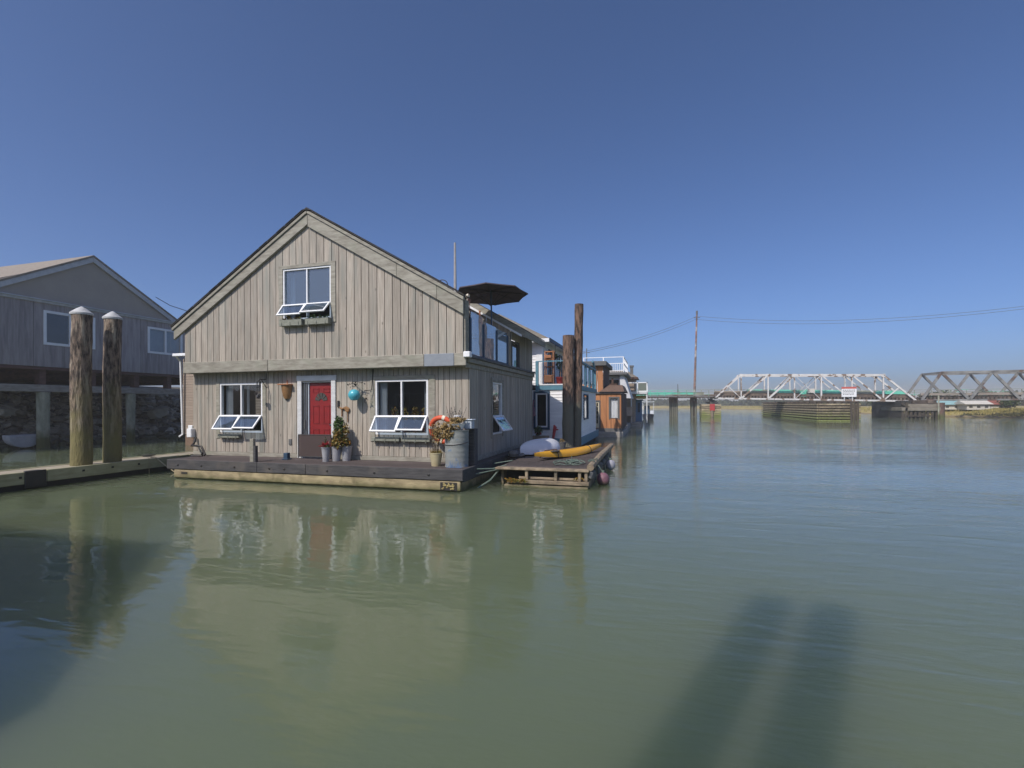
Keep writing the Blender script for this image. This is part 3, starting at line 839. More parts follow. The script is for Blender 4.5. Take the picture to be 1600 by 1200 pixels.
# front door with casing
m = MB()
m.mbox(fl, DOOR[0] - .14, DOOR[0], .5, 2.62, .0, .06); m.mbox(fl, DOOR[1], DOOR[1] + .14, .5, 2.62, 0, .06)
m.mbox(fl, DOOR[0] - .16, DOOR[1] + .16, 2.62, 2.77, 0, .065)
m.mbox(fl, DOOR[0], DOOR[1], 2.58, 2.617, -.13, .02)
m.build('door_frame', M['offwhite'], house, bevel=.008)
d = MB(); yd = YF + .06
d.box(-9.12, DOOR[1] - .005, yd, yd + .045, .52, 2.57)
for (a, b_, z0, z1) in ((-9.02, -8.82, 1.45, 1.95), (-8.68, -8.48, 1.45, 1.95), (-9.02, -8.82, .7, 1.30), (-8.68, -8.48, .7, 1.30), (-9.02, -8.82, 2.30, 2.42), (-8.68, -8.48, 2.30, 2.42)):
    for (p, q, r_, s_) in ((a, b_, z0, z0 + .02), (a, b_, z1 - .02, z1), (a, a + .02, z0, z1), (b_ - .02, b_, z0, z1)):
        d.box(p, q, yd - .012, yd - .001, r_, s_)
do = d.build('door', M['red'], house, bevel=.004)
f_ = MB()
for k in range(5):
    t0 = R(8 + k * 34); t1 = R(8 + k * 34 + 28)
    pts = [(-8.75 + .06 * math.cos(t0), yd - .014, 2.07 + .06 * math.sin(t0))]
    for j in range(5):
        t = t0 + (t1 - t0) * j / 4; pts.append((-8.75 + .20 * math.cos(t), yd - .014, 2.07 + .23 * math.sin(t)))
    pts.append((-8.75 + .06 * math.cos(t1), yd - .014, 2.07 + .06 * math.sin(t1)))
    f_.prism(pts, (0, .012, 0))
f_.build('fan_window', M['darkint'], do)
k_ = MB(); k_.lathe([(.0, 0), (.03, .005), (.03, .03), (.0, .05)], (0, 0, 0), 10)
k_.v = [(-8.44 + v[0], yd - .01 - v[2], 1.42 + v[1]) for v in k_.v]
k_.build('handle', M['black'], do, smooth=True)
m = MB()
m.box(-9.30, -9.13, YF + .03, YF + .16, .52, 2.58)
m.build('door_jamb', M['pale'], house)
m = MB()
for x0 in (-9.30, -9.245, -9.19): m.box(x0, x0 + .02, YF - .0, YF + .03, .52, 2.58)
m.box(-9.24, -9.21, YF - .03, YF - .005, 1.3, 1.55)
m.build('storm_door_edge', M['greytrim'], house, bevel=.003)
m = MB(); m.mbox(fl, DOOR[0], DOOR[1], .50, .56, -.1, .05); m.build('threshold', M['pale'], house)

# mesh half gate in front of the door
gt = thing('mesh_gate', 'low brown mesh half gate standing across the red front door', 'gate', (-8.9, 11.15, .5))
a = MB()
for x in (-9.34, -8.30): a.tube([(x, 11.16, .52), (x, 11.16, 1.16)], .013, 8)
a.tube([(-9.34, 11.16, 1.155), (-8.30, 11.16, 1.155)], .013, 8); a.tube([(-9.34, 11.16, .56), (-8.30, 11.16, .56)], .013, 8)
a.build('frame', M['black'], gt)
b = MB(); b.box(-9.32, -8.32, 11.157, 11.163, .57, 1.145); b.build('mesh_panel', M['mesh'], gt)

# float and deck
m = MB(); n_ = 8; y = 10.13
while y < YF - .02:
    m.box(-12.66, -4.13, y, min(y + .135, YF - .002), .455, .5); y += .142
y = YF
m.box(XL - .1, -4.13, YF + .02, YB + .6, .42, .495)
m.box(XR + .02, -4.13, 10.15, YB + .6, .40, .4985)
m.build('deck', M['deck'], house, bevel=.004)
m = MB()
cuts = [-12.70, -9.69, -8.22, -4.07]
for a, b in zip(cuts[:-1], cuts[1:]): m.box(a + .004, b - .004, 10.06, 10.125, .255, .505)
m.box(-4.13, -4.07, 10.13, 13.3, .22, .505); m.box(-4.13, -4.07, 13.31, 18.4, .22, .505)
m.box(-12.70, -12.64, 10.13, 11.5, .22, .505)
m.build('fascia', M['fascia'], house, bevel=.008)
m = MB()
for x in (-12.3, -11.5, -10.4, -9.3, -8.85, -7.6, -6.3, -4.9):
    m.lathe([(.028, 0), (.028, .012), (.012, .02)], (0, 0, 0), 8); n0 = 24
    m.v[-n0:] = [(x + v[0], 10.06 - v[2], .37 + v[1]) for v in m.v[-n0:]]
m.build_each('bolt', M['bolt'], house)
m = MB()
m.box(-12.45, -4.16, 10.14, 17.9, -.5, .20)
m.box(-12.47, -4.14, 10.085, 10.135, .02, .245)
m.build('float_base', M['float'], house, bevel=.02, seg=2)
m = MB()
for _ in range(22):
    m.rock((-4.42 + rng.uniform(-.14, .14), 10.075, .12 + rng.uniform(-.07, .07)), .035, .03, .03, _, sub=1)
m.build('barnacles', mat('barnacle', (.42, .34, .15), (.2, .15, .06), (30, 30, 30), .9), house)
m = MB(); m.box(-4.62, -4.22, 10.07, 10.083, .03, .21); m.build('painted_recess', M['gap'], house)  # flat dark sheet painted in for the shade of an open recess
m = MB(); m.box(-12.2, -12.0, 10.072, 10.083, .13, .18); m.build('float_slot', M['gap'], house)

# small fittings on the front wall
m = MB(); m.mbox(fl, -9.75, -9.65, .86, 1.02, .022, .05); m.build('outlet_cover', M['greytrim'], house, bevel=.005)
m = MB(); m.mbox(fl, -8.17, -8.11, 1.90, 2.08, .022, .06); m.build('doorbell', M['black'], house, bevel=.01)
m = MB(); m.mbox(fl, -13.28, -13.10, 1.02, 1.28, .03, .17)
m.build('meter_box', M['white'], house, bevel=.015)
# wicker lamp basket beside the door
wl_ = thing('wall_basket', 'copper woven half basket hanging on the wall left of the red door', 'wall basket', (-9.8, 11.2, 2.35))
m = MB()
prof = [(.085, 2.14), (.125, 2.24), (.155, 2.40), (.165, 2.52)]
vs = []; fs = []
for (r_, z) in prof:
    for k in range(9):
        t = math.pi * k / 8; vs.append((-9.80 + r_ * math.cos(t), YF - .025 - r_ * .9 * math.sin(t), z))
for i in range(3):
    for k in range(8): fs.append((i * 9 + k, i * 9 + k + 1, i * 9 + k + 10, i * 9 + k + 9))
m.add(vs, fs)
m.build('basket', M['copper'], wl_, smooth=True)
m = MB(); m.box(-9.99, -9.61, YF - .21, YF - .02, 2.52, 2.55); m.tube([(-9.8, YF - .03, 2.55), (-9.8, YF - .03, 2.66)], .02, 6)
m.build('lid', M['terracotta'], wl_, bevel=.01)

# hanging iron bird chime by the left window
hc = thing('hanging_chime', 'black iron bracket with dangling wire chime beside the left front window', 'wind chime', (-10.5, 11.2, 2.3))
m = MB(); m.tube([(-10.52, YF - .02, 2.86), (-10.52, YF - .03, 2.70), (-10.52, YF - .26, 2.68), (-10.52, YF - .32, 2.62)], .012, 6)
m.tube([(-10.52, YF - .02, 2.45), (-10.52, YF - .2, 2.68)], .009, 6)
m.build('bracket', M['black'], hc)
m = MB()
for k in range(7):
    x = -10.52 + .05 * math.cos(k); y = YF - .30 + .05 * math.sin(k)
    m.tube([(x, y, 2.62), (x + .02 * math.sin(k * 3), y, 2.45 - .05 * k)], .006, 5)
m.rock((-10.52, YF - .3, 2.22), .07, .05, .09, 3); m.rock((-10.60, YF - .3, 2.28), .05, .04, .04, 4)
m.build('ornament', M['black'], hc)

hb = thing('hanging_ornament', 'turquoise glazed bowl hanging from a wall bracket left of the right window', 'ornament', (-7.5, 11.1, 2.3))
m = MB(); m.tube([(-7.72, YF - .03, 2.56), (-7.5, YF - .25, 2.57), (-7.3, YF - .28, 2.55)], .01, 6); m.tube([(-7.08, YF - .03, 2.9), (-7.08, YF - .1, 2.35), (-7.2, YF - .25, 2.33)], .012, 6)
for k in range(26): m.leaf((-7.48 + rng.gauss(0, .1), YF - .22, 2.5 + rng.gauss(0, .03)), .08, .5)
for k in range(14): m.leaf((-7.20 + rng.gauss(0, .03), YF - .2, 2.1 + rng.gauss(0, .07)), .07, .5)
m.build('bracket', M['black'], hb)
m = MB(); m.lathe([(.0, -.15), (.09, -.13), (.145, -.05), (.155, .02), (.12, .10), (.06, .14), (.0, .15)], (-7.50, YF - .26, 2.22), 20, .5)
m.build('bowl', M['blue'], hb, smooth=True)

hn = thing('wall_ornament', 'brown carved wooden fish ornament with dangling pieces right of the red door', 'ornament', (-8.0, 11.25, 1.85))
m = MB(); m.prism([(-8.12, YF - .03, 1.92), (-8.0, YF - .03, 1.88), (-7.88, YF - .03, 1.93), (-7.78, YF - .03, 1.86), (-7.80, YF - .03, 1.78), (-7.88, YF - .03, 1.77), (-7.93, YF - .03, 1.85), (-8.03, YF - .03, 1.84)], (0, -.05, 0))
m.build('body', M['copper'], hn, bevel=.01)
m = MB(); m.tube([(-8.02, YF - .05, 1.85), (-8.02, YF - .05, 1.66)], .014, 6); m.tube([(-7.84, YF - .05, 1.78), (-7.84, YF - .05, 1.5)], .012, 6)
m.build('dangles', M['copper'], hn)

# hose / cable by the left corner
m = MB(); m.tube([(-13.02, 11.22, 1.02), (-13.02, 11.15, .84), (-12.92, 11.0, .80), (-12.7, 10.95, .80), (-12.5, 10.95, .78), (-12.42, 10.95, .66), (-12.5, 10.95, .53), (-12.6, 10.9, .53)], .03, 8)
m.tube([(-12.45, 10.95, .68), (-12.33, 10.92, .56), (-12.36, 10.9, .53)], .03, 8)
m.tube([(-12.42, 10.9, .52), (-12.7, 10.8, .52), (-12.9, 10.95, .52), (-12.75, 11.05, .52), (-12.5, 10.98, .52)], .02, 8)
tag(m.build('hose', M['bolt'], smooth=True, loc=(-12.6, 11, .5)), 'bent black service hose drooping onto the left end of the deck', 'hose')
# mooring post on deck
pt = thing('deck_post', 'short pale wooden post standing on the deck edge below the left window', 'post', (-9.92, 10.2, .5))
m = MB(); m.box(-9.985, -9.87, 10.13, 10.22, .50, 1.10, .4); m.build('post', M['trim'], pt, bevel=.008)
m = MB(); m.box(-9.868, -9.80, 10.13, 10.22, .50, .92, .4); m.build('side_cleat', M['fascia'], pt, bevel=.005)
m = MB(); m.box(-9.55, -9.42, 10.82, 10.94, .502, .68); m.box(-9.58, -9.38, 10.78, 10.96, .502, .53)
tag(m.build('small_box', M['navy'], bevel=.01, loc=(-9.5, 10.9, .5)), 'small dark box on the deck left of the door gate', 'box')

# ---------------- planters on deck
pg = 'potted plants by the front door'


def pot(parent, c, r0, r1, h, m_='zinc', rim=.012):
    m = MB(); m.lathe([(r0, 0), (r1, h), (r1 + rim, h), (r1 + rim, h + .02), (r1 - .01, h + .02), (r1 - .02, h - .03), (.0, h - .03)], c, 24, .5)
    p = m.build('pot', M[m_], parent, smooth=True)
    s = MB(); s.lathe([(.0, 0), (r1 - .02, 0)], (c[0], c[1], c[2] + h - .025), 14); s.build('soil', M['soil'], p, recalc=False)
    return p


t = thing('potted_plant', 'tall green plant in the middle grey metal pot by the red door', 'potted plant', (-7.92, 10.9, .5), pg)
pot(t, (-7.95, 10.90, .5), .10, .14, .36)
m = MB()
for k in range(9):
    x = -7.95 + rng.uniform(-.07, .07); m.tube([(x, 10.9, .8), (x + rng.uniform(-.05, .05), 10.92, 1.55)], .006, 4)
m.build('stem', M['bark'], t)
m = MB()
m.leaves((-7.90, 10.95, 1.42), (.15, .14, .26), 520, .085, .35, .3, .4)
m.leaves((-7.93, 10.95, 1.15), (.16, .14, .2), 200, .11, .45, .4, .2)
m.build('foliage', M['leaf'], t, recalc=False)
m = MB(); m.leaves((-7.86, 10.83, .98), (.17, .14, .17), 320, .09, .5, .2, .2); m.leaves((-7.86, 10.82, 1.22), (.16, .1, .12), 110, .08, .4, .4, .2)
m.build('foliage', M['leafy'], t, recalc=False)
t = thing('potted_plant', 'red flowering plant in the leftmost grey metal pot by the red door', 'potted plant', (-8.15, 10.72, .5), pg)
pot(t, (-8.13, 10.72, .5), .075, .11, .35)
m = MB()
for _ in range(60):
    a_ = rng.uniform(0, 6.28); e_ = rng.uniform(.2, 1.3); p0 = Vector((-8.13, 10.72, .88)); d_ = Vector((math.cos(a_) * math.cos(e_), math.sin(a_) * math.cos(e_), math.sin(e_) * .9))
    p1 = p0 + d_ * rng.uniform(.13, .24); s_ = d_.cross(Vector((0, 0, 1))).normalized() * .014
    m.add([p0, p0.lerp(p1, .6) + s_, p1 + Vector((0, 0, -.02)), p0.lerp(p1, .6) - s_], [(0, 1, 2, 3)])
m.build('flowers', M['redflower'], t, recalc=False)
m = MB(); m.leaves((-8.1, 10.74, .90), (.10, .09, .05), 60, .07, .5); m.leaves((-8.17, 10.76, 1.05), (.03, .03, .14), 26, .05, .4, 1); m.build('foliage', M['leaf'], t, recalc=False)
t = thing('potted_plant', 'yellow and orange foliage plant in the rear right grey metal pot by the red door', 'potted plant', (-7.72, 11.0, .5), pg)
pot(t, (-7.73, 11.03, .5), .10, .14, .36)
m = MB(); m.leaves((-7.73, 10.98, 1.0), (.15, .13, .17), 260, .09, .5, .2, .2); m.leaves((-7.72, 10.98, 1.3), (.09, .09, .2), 110, .08, .5, .2, .2); m.build('foliage', M['leafy'], t, recalc=False)

t = thing('potted_plant', 'tall straggly dry plant in a round cream glazed pot beside the grey barrel', 'potted plant', (-4.98, 10.6, .5))
pot(t, (-4.98, 10.62, .5), .105, .155, .30, 'cream', .006)
m = MB()
for k in range(14):
    x = -4.98 + rng.uniform(-.08, .08); y = 10.62 + rng.uniform(-.06, .06)
    m.tube([(x, y, .78), (x + rng.uniform(-.05, .05), y, 1.0), (x + rng.uniform(-.12, .16), y + rng.uniform(-.1, .1), rng.uniform(1.2, 1.55))], .005, 4)
m.build('stem', M['bark'], t)
m = MB(); m.leaves((-4.94, 10.62, 1.28), (.19, .14, .27), 420, .07, .45, .3, .1); m.build('foliage', M['leafdry'], t, recalc=False)
m = MB()
for _ in range(160):
    a_ = rng.uniform(0, 6.28); x = -4.98 + .13 * math.cos(a_) * rng.random(); y = 10.62 + .13 * math.sin(a_) * rng.random(); h = rng.uniform(.04, .12)
    m.add([(x - .006, y, .79), (x + .006, y, .79), (x + .06 * math.cos(a_), y + .06 * math.sin(a_), .80 + h)], [(0, 1, 2)])
m.build('grass_tuft', M['leafy'], t, recalc=False)

# barrel
br = thing('rain_barrel', 'tall dented grey metal barrel standing on the right deck corner', 'barrel', (-4.46, 10.66, .5))
m = MB(); prof = []
for i in range(34):
    z = .86 * i / 33; r_ = .27 + .015 * (z / .86) + (.002 * math.sin(i * 1.4)) + (.008 if i in (0, 33, 20) else 0); prof.append((r_, z))
m.lathe(prof, (-4.46, 10.66, .502), 40, .5); m.build('drum', M['barrel'], br, smooth=True)
m = MB()
pts = []
for k in range(15):
    t_ = R(185 + k * 12); pts.append((-4.46 + .292 * math.cos(t_), 10.66 + .292 * math.sin(t_), 1.03 + .05 * (k / 14) - .03 * math.sin(k / 14 * math.pi)))
m.tube(pts, .008, 5); m.build('wire', M['bolt'], br)
t = thing('planter_bowl', 'white bowl of orange and dry succulents spilling over the top of the grey barrel', 'planter', (-4.5, 10.66, 1.36))
m = MB(); m.lathe([(.16, 0), (.20, .02), (.25, .14), (.26, .15), (.24, .15), (.0, .12)], (-4.5, 10.62, 1.365), 24, .5); m.build('bowl', M['white'], t, smooth=True)
m = MB(); m.leaves((-4.55, 10.48, 1.44), (.27, .18, .12), 620, .085, .6, 0, .2); m.leaves((-4.58, 10.36, 1.27), (.17, .06, .13), 260, .07, .6, 0, .2); m.leaves((-4.40, 10.6, 1.60), (.20, .16, .07), 300, .07, .6, 0, .2)
m.build('foliage', M['leafdry'], t, recalc=False)
m = MB()
for k in range(16):
    x = -4.5 + rng.uniform(-.14, .14); h = rng.uniform(.15, .42); m.tube([(x, 10.62, 1.5), (x + rng.uniform(-.12, .16), 10.62 + rng.uniform(-.1, .1), 1.5 + h)], .004, 4)
    for j in range(4): m.leaf((x + rng.uniform(-.1, .12), 10.62 + rng.uniform(-.05, .05), 1.5 + h * rng.uniform(.5, 1)), .035, .6)
m.build('twigs', M['darkint'], t, recalc=False)
m = MB(); m.box(-4.36, -4.14, 10.80, 11.0, 1.38, 1.58); m.box(-4.39, -4.11, 10.77, 11.03, 1.58, 1.61)
bk = m.build('plastic_tub', M['pale'], bevel=.015, loc=(-4.25, 10.9, 1.38)); tag(bk, 'pale blue-grey plastic tub behind the succulent bowl at the house corner', 'tub')
m = MB(); m.box(-4.38, -4.13, 10.97, 11.2, .5, 1.375); tag(m.build('wooden_stand', M['fascia'], bevel=.01, loc=(-4.25, 11.1, .5)), 'dark narrow stand behind the grey barrel against the house corner', 'stand')
m = MB(); m.lathe([(.075, 0), (.085, .05), (.085, .13), (.075, .14), (.0, .145)], (-4.52, 10.85, 1.56), 18, .5); m.lathe([(.055, 0), (.055, .28)], (-4.52, 10.85, 1.28), 12)
tag(m.build('white_canister', M['white'], smooth=True, loc=(-4.52, 10.85, 1.28)), 'small white canister sticking up behind the barrel', 'canister')
# blue flowers painted along the foot of the barrel are a small plant in front
m = MB()
for _ in range(40):
    x = -4.42 + rng.uniform(-.16, .2); h = rng.uniform(.06, .2); m.add([(x - .006, 10.34, .505), (x + .006, 10.34, .505), (x + rng.uniform(-.06, .06), 10.33, .505 + h)], [(0, 1, 2)])
tag(m.build('blue_grass', mat('blue_tuft', (.10, .17, .30), rough=.7), recalc=False, loc=(-4.4, 10.34, .5)), 'thin bluish grass tuft at the foot of the grey barrel', 'grass tuft')

# life ring
lr = thing('life_ring', 'orange life ring with pale straps hanging on the wall behind the barrel', 'life ring', (-4.98, 10.95, 1.38))


def ring_pts(cx, cy, cz, Rr, a0, a1, n=14):
    out = []
    for k in range(n + 1):
        t_ = a0 + (a1 - a0) * k / n
        out.append((cx + Rr * math.cos(t_), cy - .10 * math.sin(t_), cz + Rr * math.sin(t_)))
    return out


m = MB(); m.tube(ring_pts(-4.97, 10.98, 1.34, .30, 0, 2 * math.pi, 40), .062, 12, cap=False); m.build('ring', M['orange'], lr, smooth=True)
for k in range(4):
    a_ = R(75 + 90 * k); m = MB(); m.tube(ring_pts(-4.97, 10.98, 1.34, .30, a_ - .11, a_ + .11, 4), .067, 12); m.build('strap', M['strap'], lr, smooth=True)
m = MB(); m.tube([(-5.0, 11.25, 1.62), (-5.0, 10.98, 1.66)], .012, 6); m.build('hook', M['black'], lr)

# four plants inside, behind the right window
for i in range(4):
    t = thing('house_plant', ['leftmost', 'second', 'third', 'rightmost'][i] + ' of four yellow-green house plants standing inside the right front window', 'house plant', (-6.66 + i * .30, 11.66, 1.2), 'house plants inside the window')
    x = -6.66 + i * .30
    m = MB(); m.lathe([(.06, 0), (.08, .14), (.0, .14)], (x, 11.66, 1.22), 14); m.build('pot', M['terracotta'], t, smooth=True)
    m = MB(); m.leaves((x, 11.64, 1.72), (.11, .10, .20), 190, .08, .5, .3, .2); m.build('foliage', M['leafy'], t, recalc=False)
m = MB(); m.box(-6.95, -5.55, 11.50, 11.9, 1.17, 1.215); m.box(-6.9, -6.85, 11.7, 12.0, .52, 1.17); m.box(-5.65, -5.6, 11.7, 12.0, .52, 1.17)
tag(m.build('plant_shelf', M['brown_or_shaded'], loc=(-6.2, 11.8, .5)), 'wooden shelf carrying plants inside the right front window', 'shelf')

# ---------------- roof deck things
um = thing('parasol', 'dark open patio parasol standing on the roof deck above the glass railing', 'parasol', (-4.75, 13.85, 3.03))
c0 = Vector((-4.68, 13.86, 5.40)); n6 = 8; rim = []
tilt = Matrix.Rotation(R(-1), 3, 'Y') @ Matrix.Rotation(R(-4), 3, 'X')
for k in range(n6):
    a_ = 2 * math.pi * k / n6 + .2
    rim.append(tilt @ Vector((1.12 * math.cos(a_), 1.12 * math.sin(a_), -.13)) + c0)
m = MB(); vs = [c0]; fs = []
ring1 = []
for k in range(n6):
    p = rim[k]; q = rim[(k + 1) % n6]
    vs += [p, (p + q) / 2 + (c0 - (p + q) / 2) * .03 + Vector((0, 0, -.01)), c0.lerp(p, .5) + Vector((0, 0, .035)), c0.lerp((p + q) / 2, .5) + Vector((0, 0, -.01))]
for k in range(n6):
    b_ = 1 + 4 * k; nx = 1 + 4 * ((k + 1) % n6)
    fs += [(0, b_ + 2, b_ + 3), (0, b_ + 3, nx + 2), (b_ + 2, b_, b_ + 1, b_ + 3), (b_ + 3, b_ + 1, nx, nx + 2)]
m.add(vs, fs); vs2 = [Vector(v) - Vector((0, 0, .012)) for v in vs]; m.add(vs2, fs)
for k in range(n6):
    for a1, a2 in ((rim[k], (rim[k] + rim[(k + 1) % n6]) / 2 + (c0 - (rim[k] + rim[(k + 1) % n6]) / 2) * .03), ((rim[k] + rim[(k + 1) % n6]) / 2 + (c0 - (rim[k] + rim[(k + 1) % n6]) / 2) * .03, rim[(k + 1) % n6])):
        a1 = Vector(a1); a2 = Vector(a2); m.quad(a1, a2, a2 - Vector((0, 0, .03)), a1 - Vector((0, 0, .03)))
m.build('canopy', M['parasol'], um, recalc=False)
for k in range(n6):
    m = MB(); m.tube([c0 - Vector((0, 0, .04)), rim[k] - Vector((0, 0, .03))], .011, 5); m.tube([c0 - Vector((0, 0, .48)), c0.lerp(rim[k], .5) - Vector((0, 0, .03))], .008, 5)
    m.build('rib', M['black'], um)
m = MB(); m.tube([(-4.62, 13.86, 3.05), c0 + Vector((0, 0, .03))], .024, 10); m.lathe([(.25, 0), (.25, .05), (.05, .09)], (-4.62, 13.86, 3.03), 18); m.build('pole', M['navy'], um, smooth=True)
m = MB(); m.tube([(-5.47, 13, 3.05), (-5.47, 13, 5.3), (-5.475, 13, 6.62)], [.045, .045, .03], 8)
tag(m.build('antenna', M['palewood'], smooth=True, loc=(-5.47, 13, 3.05)), 'thin pale vertical antenna pole rising behind the right roof slope', 'antenna')
m = MB()
pts = []
for k in range(11):
    t_ = math.pi * k / 10; pts.append((-5.52 - .17 * math.cos(t_) - .0, 12.2, 5.20 + .16 * math.sin(t_)))
m.tube([(-5.69, 12.2, 5.0)] + pts + [(-5.35, 12.2, 3.05)], .012, 6)
tag(m.build('shepherd_hook', M['black'], loc=(-5.5, 12.2, 3.05)), 'black arched shepherd hook on the roof deck left of the antenna', 'garden hook')
m = MB(); m.tube([(-5.28, 12.4, 3.05), (-5.28, 12.4, 4.9), (-5.24, 12.4, 5.05), (-5.3, 12.4, 5.12)], .012, 6)
tag(m.build('shepherd_hook', M['black'], loc=(-5.28, 12.4, 3.05)), 'short bent black hook on the roof deck right of the antenna', 'garden hook')
m = MB(); m.lathe([(.0, 0), (.05, .02), (.06, .07), (.0, .12)], (-4.62, 11.8, 4.72), 14); m.tube([(-4.66, 11.8, 4.3), (-4.63, 11.8, 4.75)], .01, 6)
tag(m.build('garden_lamp', M['strap'], smooth=True, loc=(-4.62, 11.8, 4.3)), 'small white globe lamp on a stick at the roof deck corner', 'lamp')
m = MB(); m.lathe([(.03, 0), (.035, .1), (.02, .14), (.03, .2), (.0, .24)], (-4.45, 12.25, 4.25), 10); m.box(-4.49, -4.41, 12.2, 12.3, 4.14, 4.26)
tag(m.build('rail_figurine', M['terracotta'], smooth=True, loc=(-4.45, 12.25, 4.14)), 'small pinkish figurine on top of the glass railing', 'figurine')
m = MB()
for k in range(12):
    m.tube([(-4.52 + rng.uniform(-.06, .06), 11.62, 4.1), (-4.55 + rng.uniform(-.08, .08), 11.62, 4.35 + rng.uniform(0, .5))], .008, 4)
m.lathe([(.07, 0), (.09, .22)], (-4.53, 11.62, 3.95), 12)
tag(m.build('wicker_reeds', M['redbeam'], loc=(-4.53, 11.62, 3.95)), 'dark red bundle of reeds in a pot behind the corner of the gable', 'reeds')
# patio chairs and a side table behind the glass
for i, (x, y) in enumerate(((-5.2, 12.9), (-5.3, 14.3))):
    t = thing('patio_chair', ['white patio chair behind the middle glass panel of the roof deck', 'white patio chair behind the last glass panel of the roof deck'][i], 'chair', (x, y, 3.03), 'patio chairs on the roof deck')
    m = MB(); m.box(x - .25, x + .25, y - .25, y + .25, 3.43, 3.47); m.build('seat', M['white'], t, bevel=.01)
    m = MB()
    for k in range(5): m.box(x - .27, x - .24, y - .24 + k * .1, y - .17 + k * .1, 3.47, 3.95)
    m.box(x - .28, x - .23, y - .26, y + .26, 3.93, 3.98); m.build('backrest', M['white'], t, bevel=.008)
    for sx in (-1, 1):
        for sy in (-1, 1):
            m = MB(); m.box(x + sx * .22 - .02, x + sx * .22 + .02, y + sy * .22 - .02, y + sy * .22 + .02, 3.03, 3.43); m.build('leg', M['white'], t)

# ------------------------------------------------------------------ walkway with capped pilings
wk = thing('walkway', 'long narrow floating wooden walkway running past the left side of the house', 'walkway', (-14.55, 10, 0))
m = MB(); y = -6.0
while y < 24.5:
    m.box(-15.0, -14.14, y, y + .135, .36, .40); y += .142
m.build('deck_boards', M['walk'], wk, bevel=.003)
m = MB()
for a, b in zip((-6, -1.2, 3.6, 8.15, 11.9, 18), (-1.2, 3.6, 8.15, 11.9, 18, 24.6)):
    m.box(-14.138, -14.07, a + .005, b - .005, .14, .425); m.box(-15.07, -15.002, a + .005, b - .005, .10, .42)
m.build('side_board', M['walkside'], wk, bevel=.01)
m = MB()
for y in (7.6, 8.9, 9.6, 10.3, 11.2): m.box(-14.072, -14.055, y, y + .05, .28, .33)
m.build_each('bolt', M['bolt'], wk)
m = MB(); m.box(-14.075, -14.04, 7.70, 8.12, .05, .44); m.box(-14.2, -14.05, 7.75, 8.05, .41, .44); m.build('bracket', M['black'], wk, bevel=.01)
m = MB(); m.box(-14.95, -14.16, -6, 24.5, -.3, .13); m.build('float_base', M['gap'], wk)
for (x, y, r_, zt, lab) in ((-14.52, 9.15, .225, 4.38, 'thick mossy wooden piling with a white cone cap, left of the walkway pair'), (-14.50, 9.9, .205, 4.39, 'wooden piling with a white cone cap, the right of the pair on the walkway')):
    t = thing('piling', lab, 'piling', (x, y, 0), 'capped pilings on the walkway')
    m = MB(); prof = []
    pts = [(x + .02 * math.sin(z_ * 1.7) + .012 * z_, y, z_) for z_ in [-1 + k * (zt + 1) / 24 for k in range(25)]]
    m.tube(pts, [r_ * (1.06 - .09 * k / 24 + .022 * math.sin(k * 1.9) + .012 * math.sin(k * 4.3)) for k in range(25)], 28)
    m.build('shaft', M['pile'], t, smooth=True)
    m = MB(); m.lathe([(r_ + .015, -.03), (r_ + .025, .0), (r_ + .02, .03), (r_ * .5, .14), (.02, .2), (0, .205)], (x + .012 * zt, y, zt), 24, .5); m.build('cap', M['cap'], t, smooth=True)
m = MB()
for k in range(9): m.tube([(-14.3 + .12 * math.cos(k * 1.1), 10.75 + .12 * math.sin(k * 1.3), .44 + .01 * k), (-14.22 + .14 * math.sin(k), 10.75 + .15 * math.cos(k * 1.7), .44 + .012 * k)], .014, 5)
m.tube([(-14.05, 10.8, .45), (-13.9, 10.85, .3), (-13.45, 10.9, .02)], .014, 5)
m.tube([(-14.05, 10.6, .45), (-14.045, 10.6, .0)], .008, 5); m.tube([(-14.05, 11.5, .45), (-14.045, 11.5, .0)], .008, 5)
t = thing('mooring_rope', 'tangled pale mooring rope on the walkway hanging down to the water', 'rope', (-14.2, 10.8, .4)); m.build_each('strand', M['rope'], t)

# beige neighbour behind, left
bh = thing('floating_house', 'beige clapboard floating home showing behind the left corner of the big grey house', 'house', (-19.5, 18.7, .4))
fb = lambda u, z, t: (u, 18.7 - t, z)
m = MB(); clap_wall(m, fb, -22.48, -16.4, .55, 4.3, [], .13); m.build('wall', M['brickbeige'], bh)
m = MB(); m.box(-22.46, -16.4, 18.76, 25, .5, 4.3); m.build('wall', M['gap'], bh)
m = MB(); m.box(-22.3, -16.4, 18.62, 25, -.4, .50); m.build('float_base', mat('brick_base', (.20, .13, .09), (.14, .09, .06), (9, 9, 20), .9), bh, bevel=.02)
m = MB(); m.prism([(-22.5, 18.2, 4.4), (-16.2, 18.2, 4.4), (-16.2, 21.8, 5.0), (-22.5, 21.8, 5.0)], (0, 0, .12)); m.prism([(-22.5, 25.4, 4.4), (-16.2, 25.4, 4.4), (-16.2, 21.8, 5.0), (-22.5, 21.8, 5.0)], (0, 0, .12)); m.build('roof', M['shingle'], bh)
m = MB(); m.box(-22.45, -16.2, 18.08, 18.2, 4.36, 4.5); m.build('gutter', M['white'], bh, bevel=.02)
m = MB(); m.tube([(-22.3, 18.14, 4.4), (-22.42, 18.5, 4.15), (-22.42, 18.6, .55), (-22.4, 18.4, .45)], .05, 10); m.build('downpipe', M['white'], bh, smooth=True)
m = MB(); m.box(-21.98, -21.7, 18.5, 18.66, .62, 1.0); m.build('meter_box', M['white'], bh, bevel=.02)

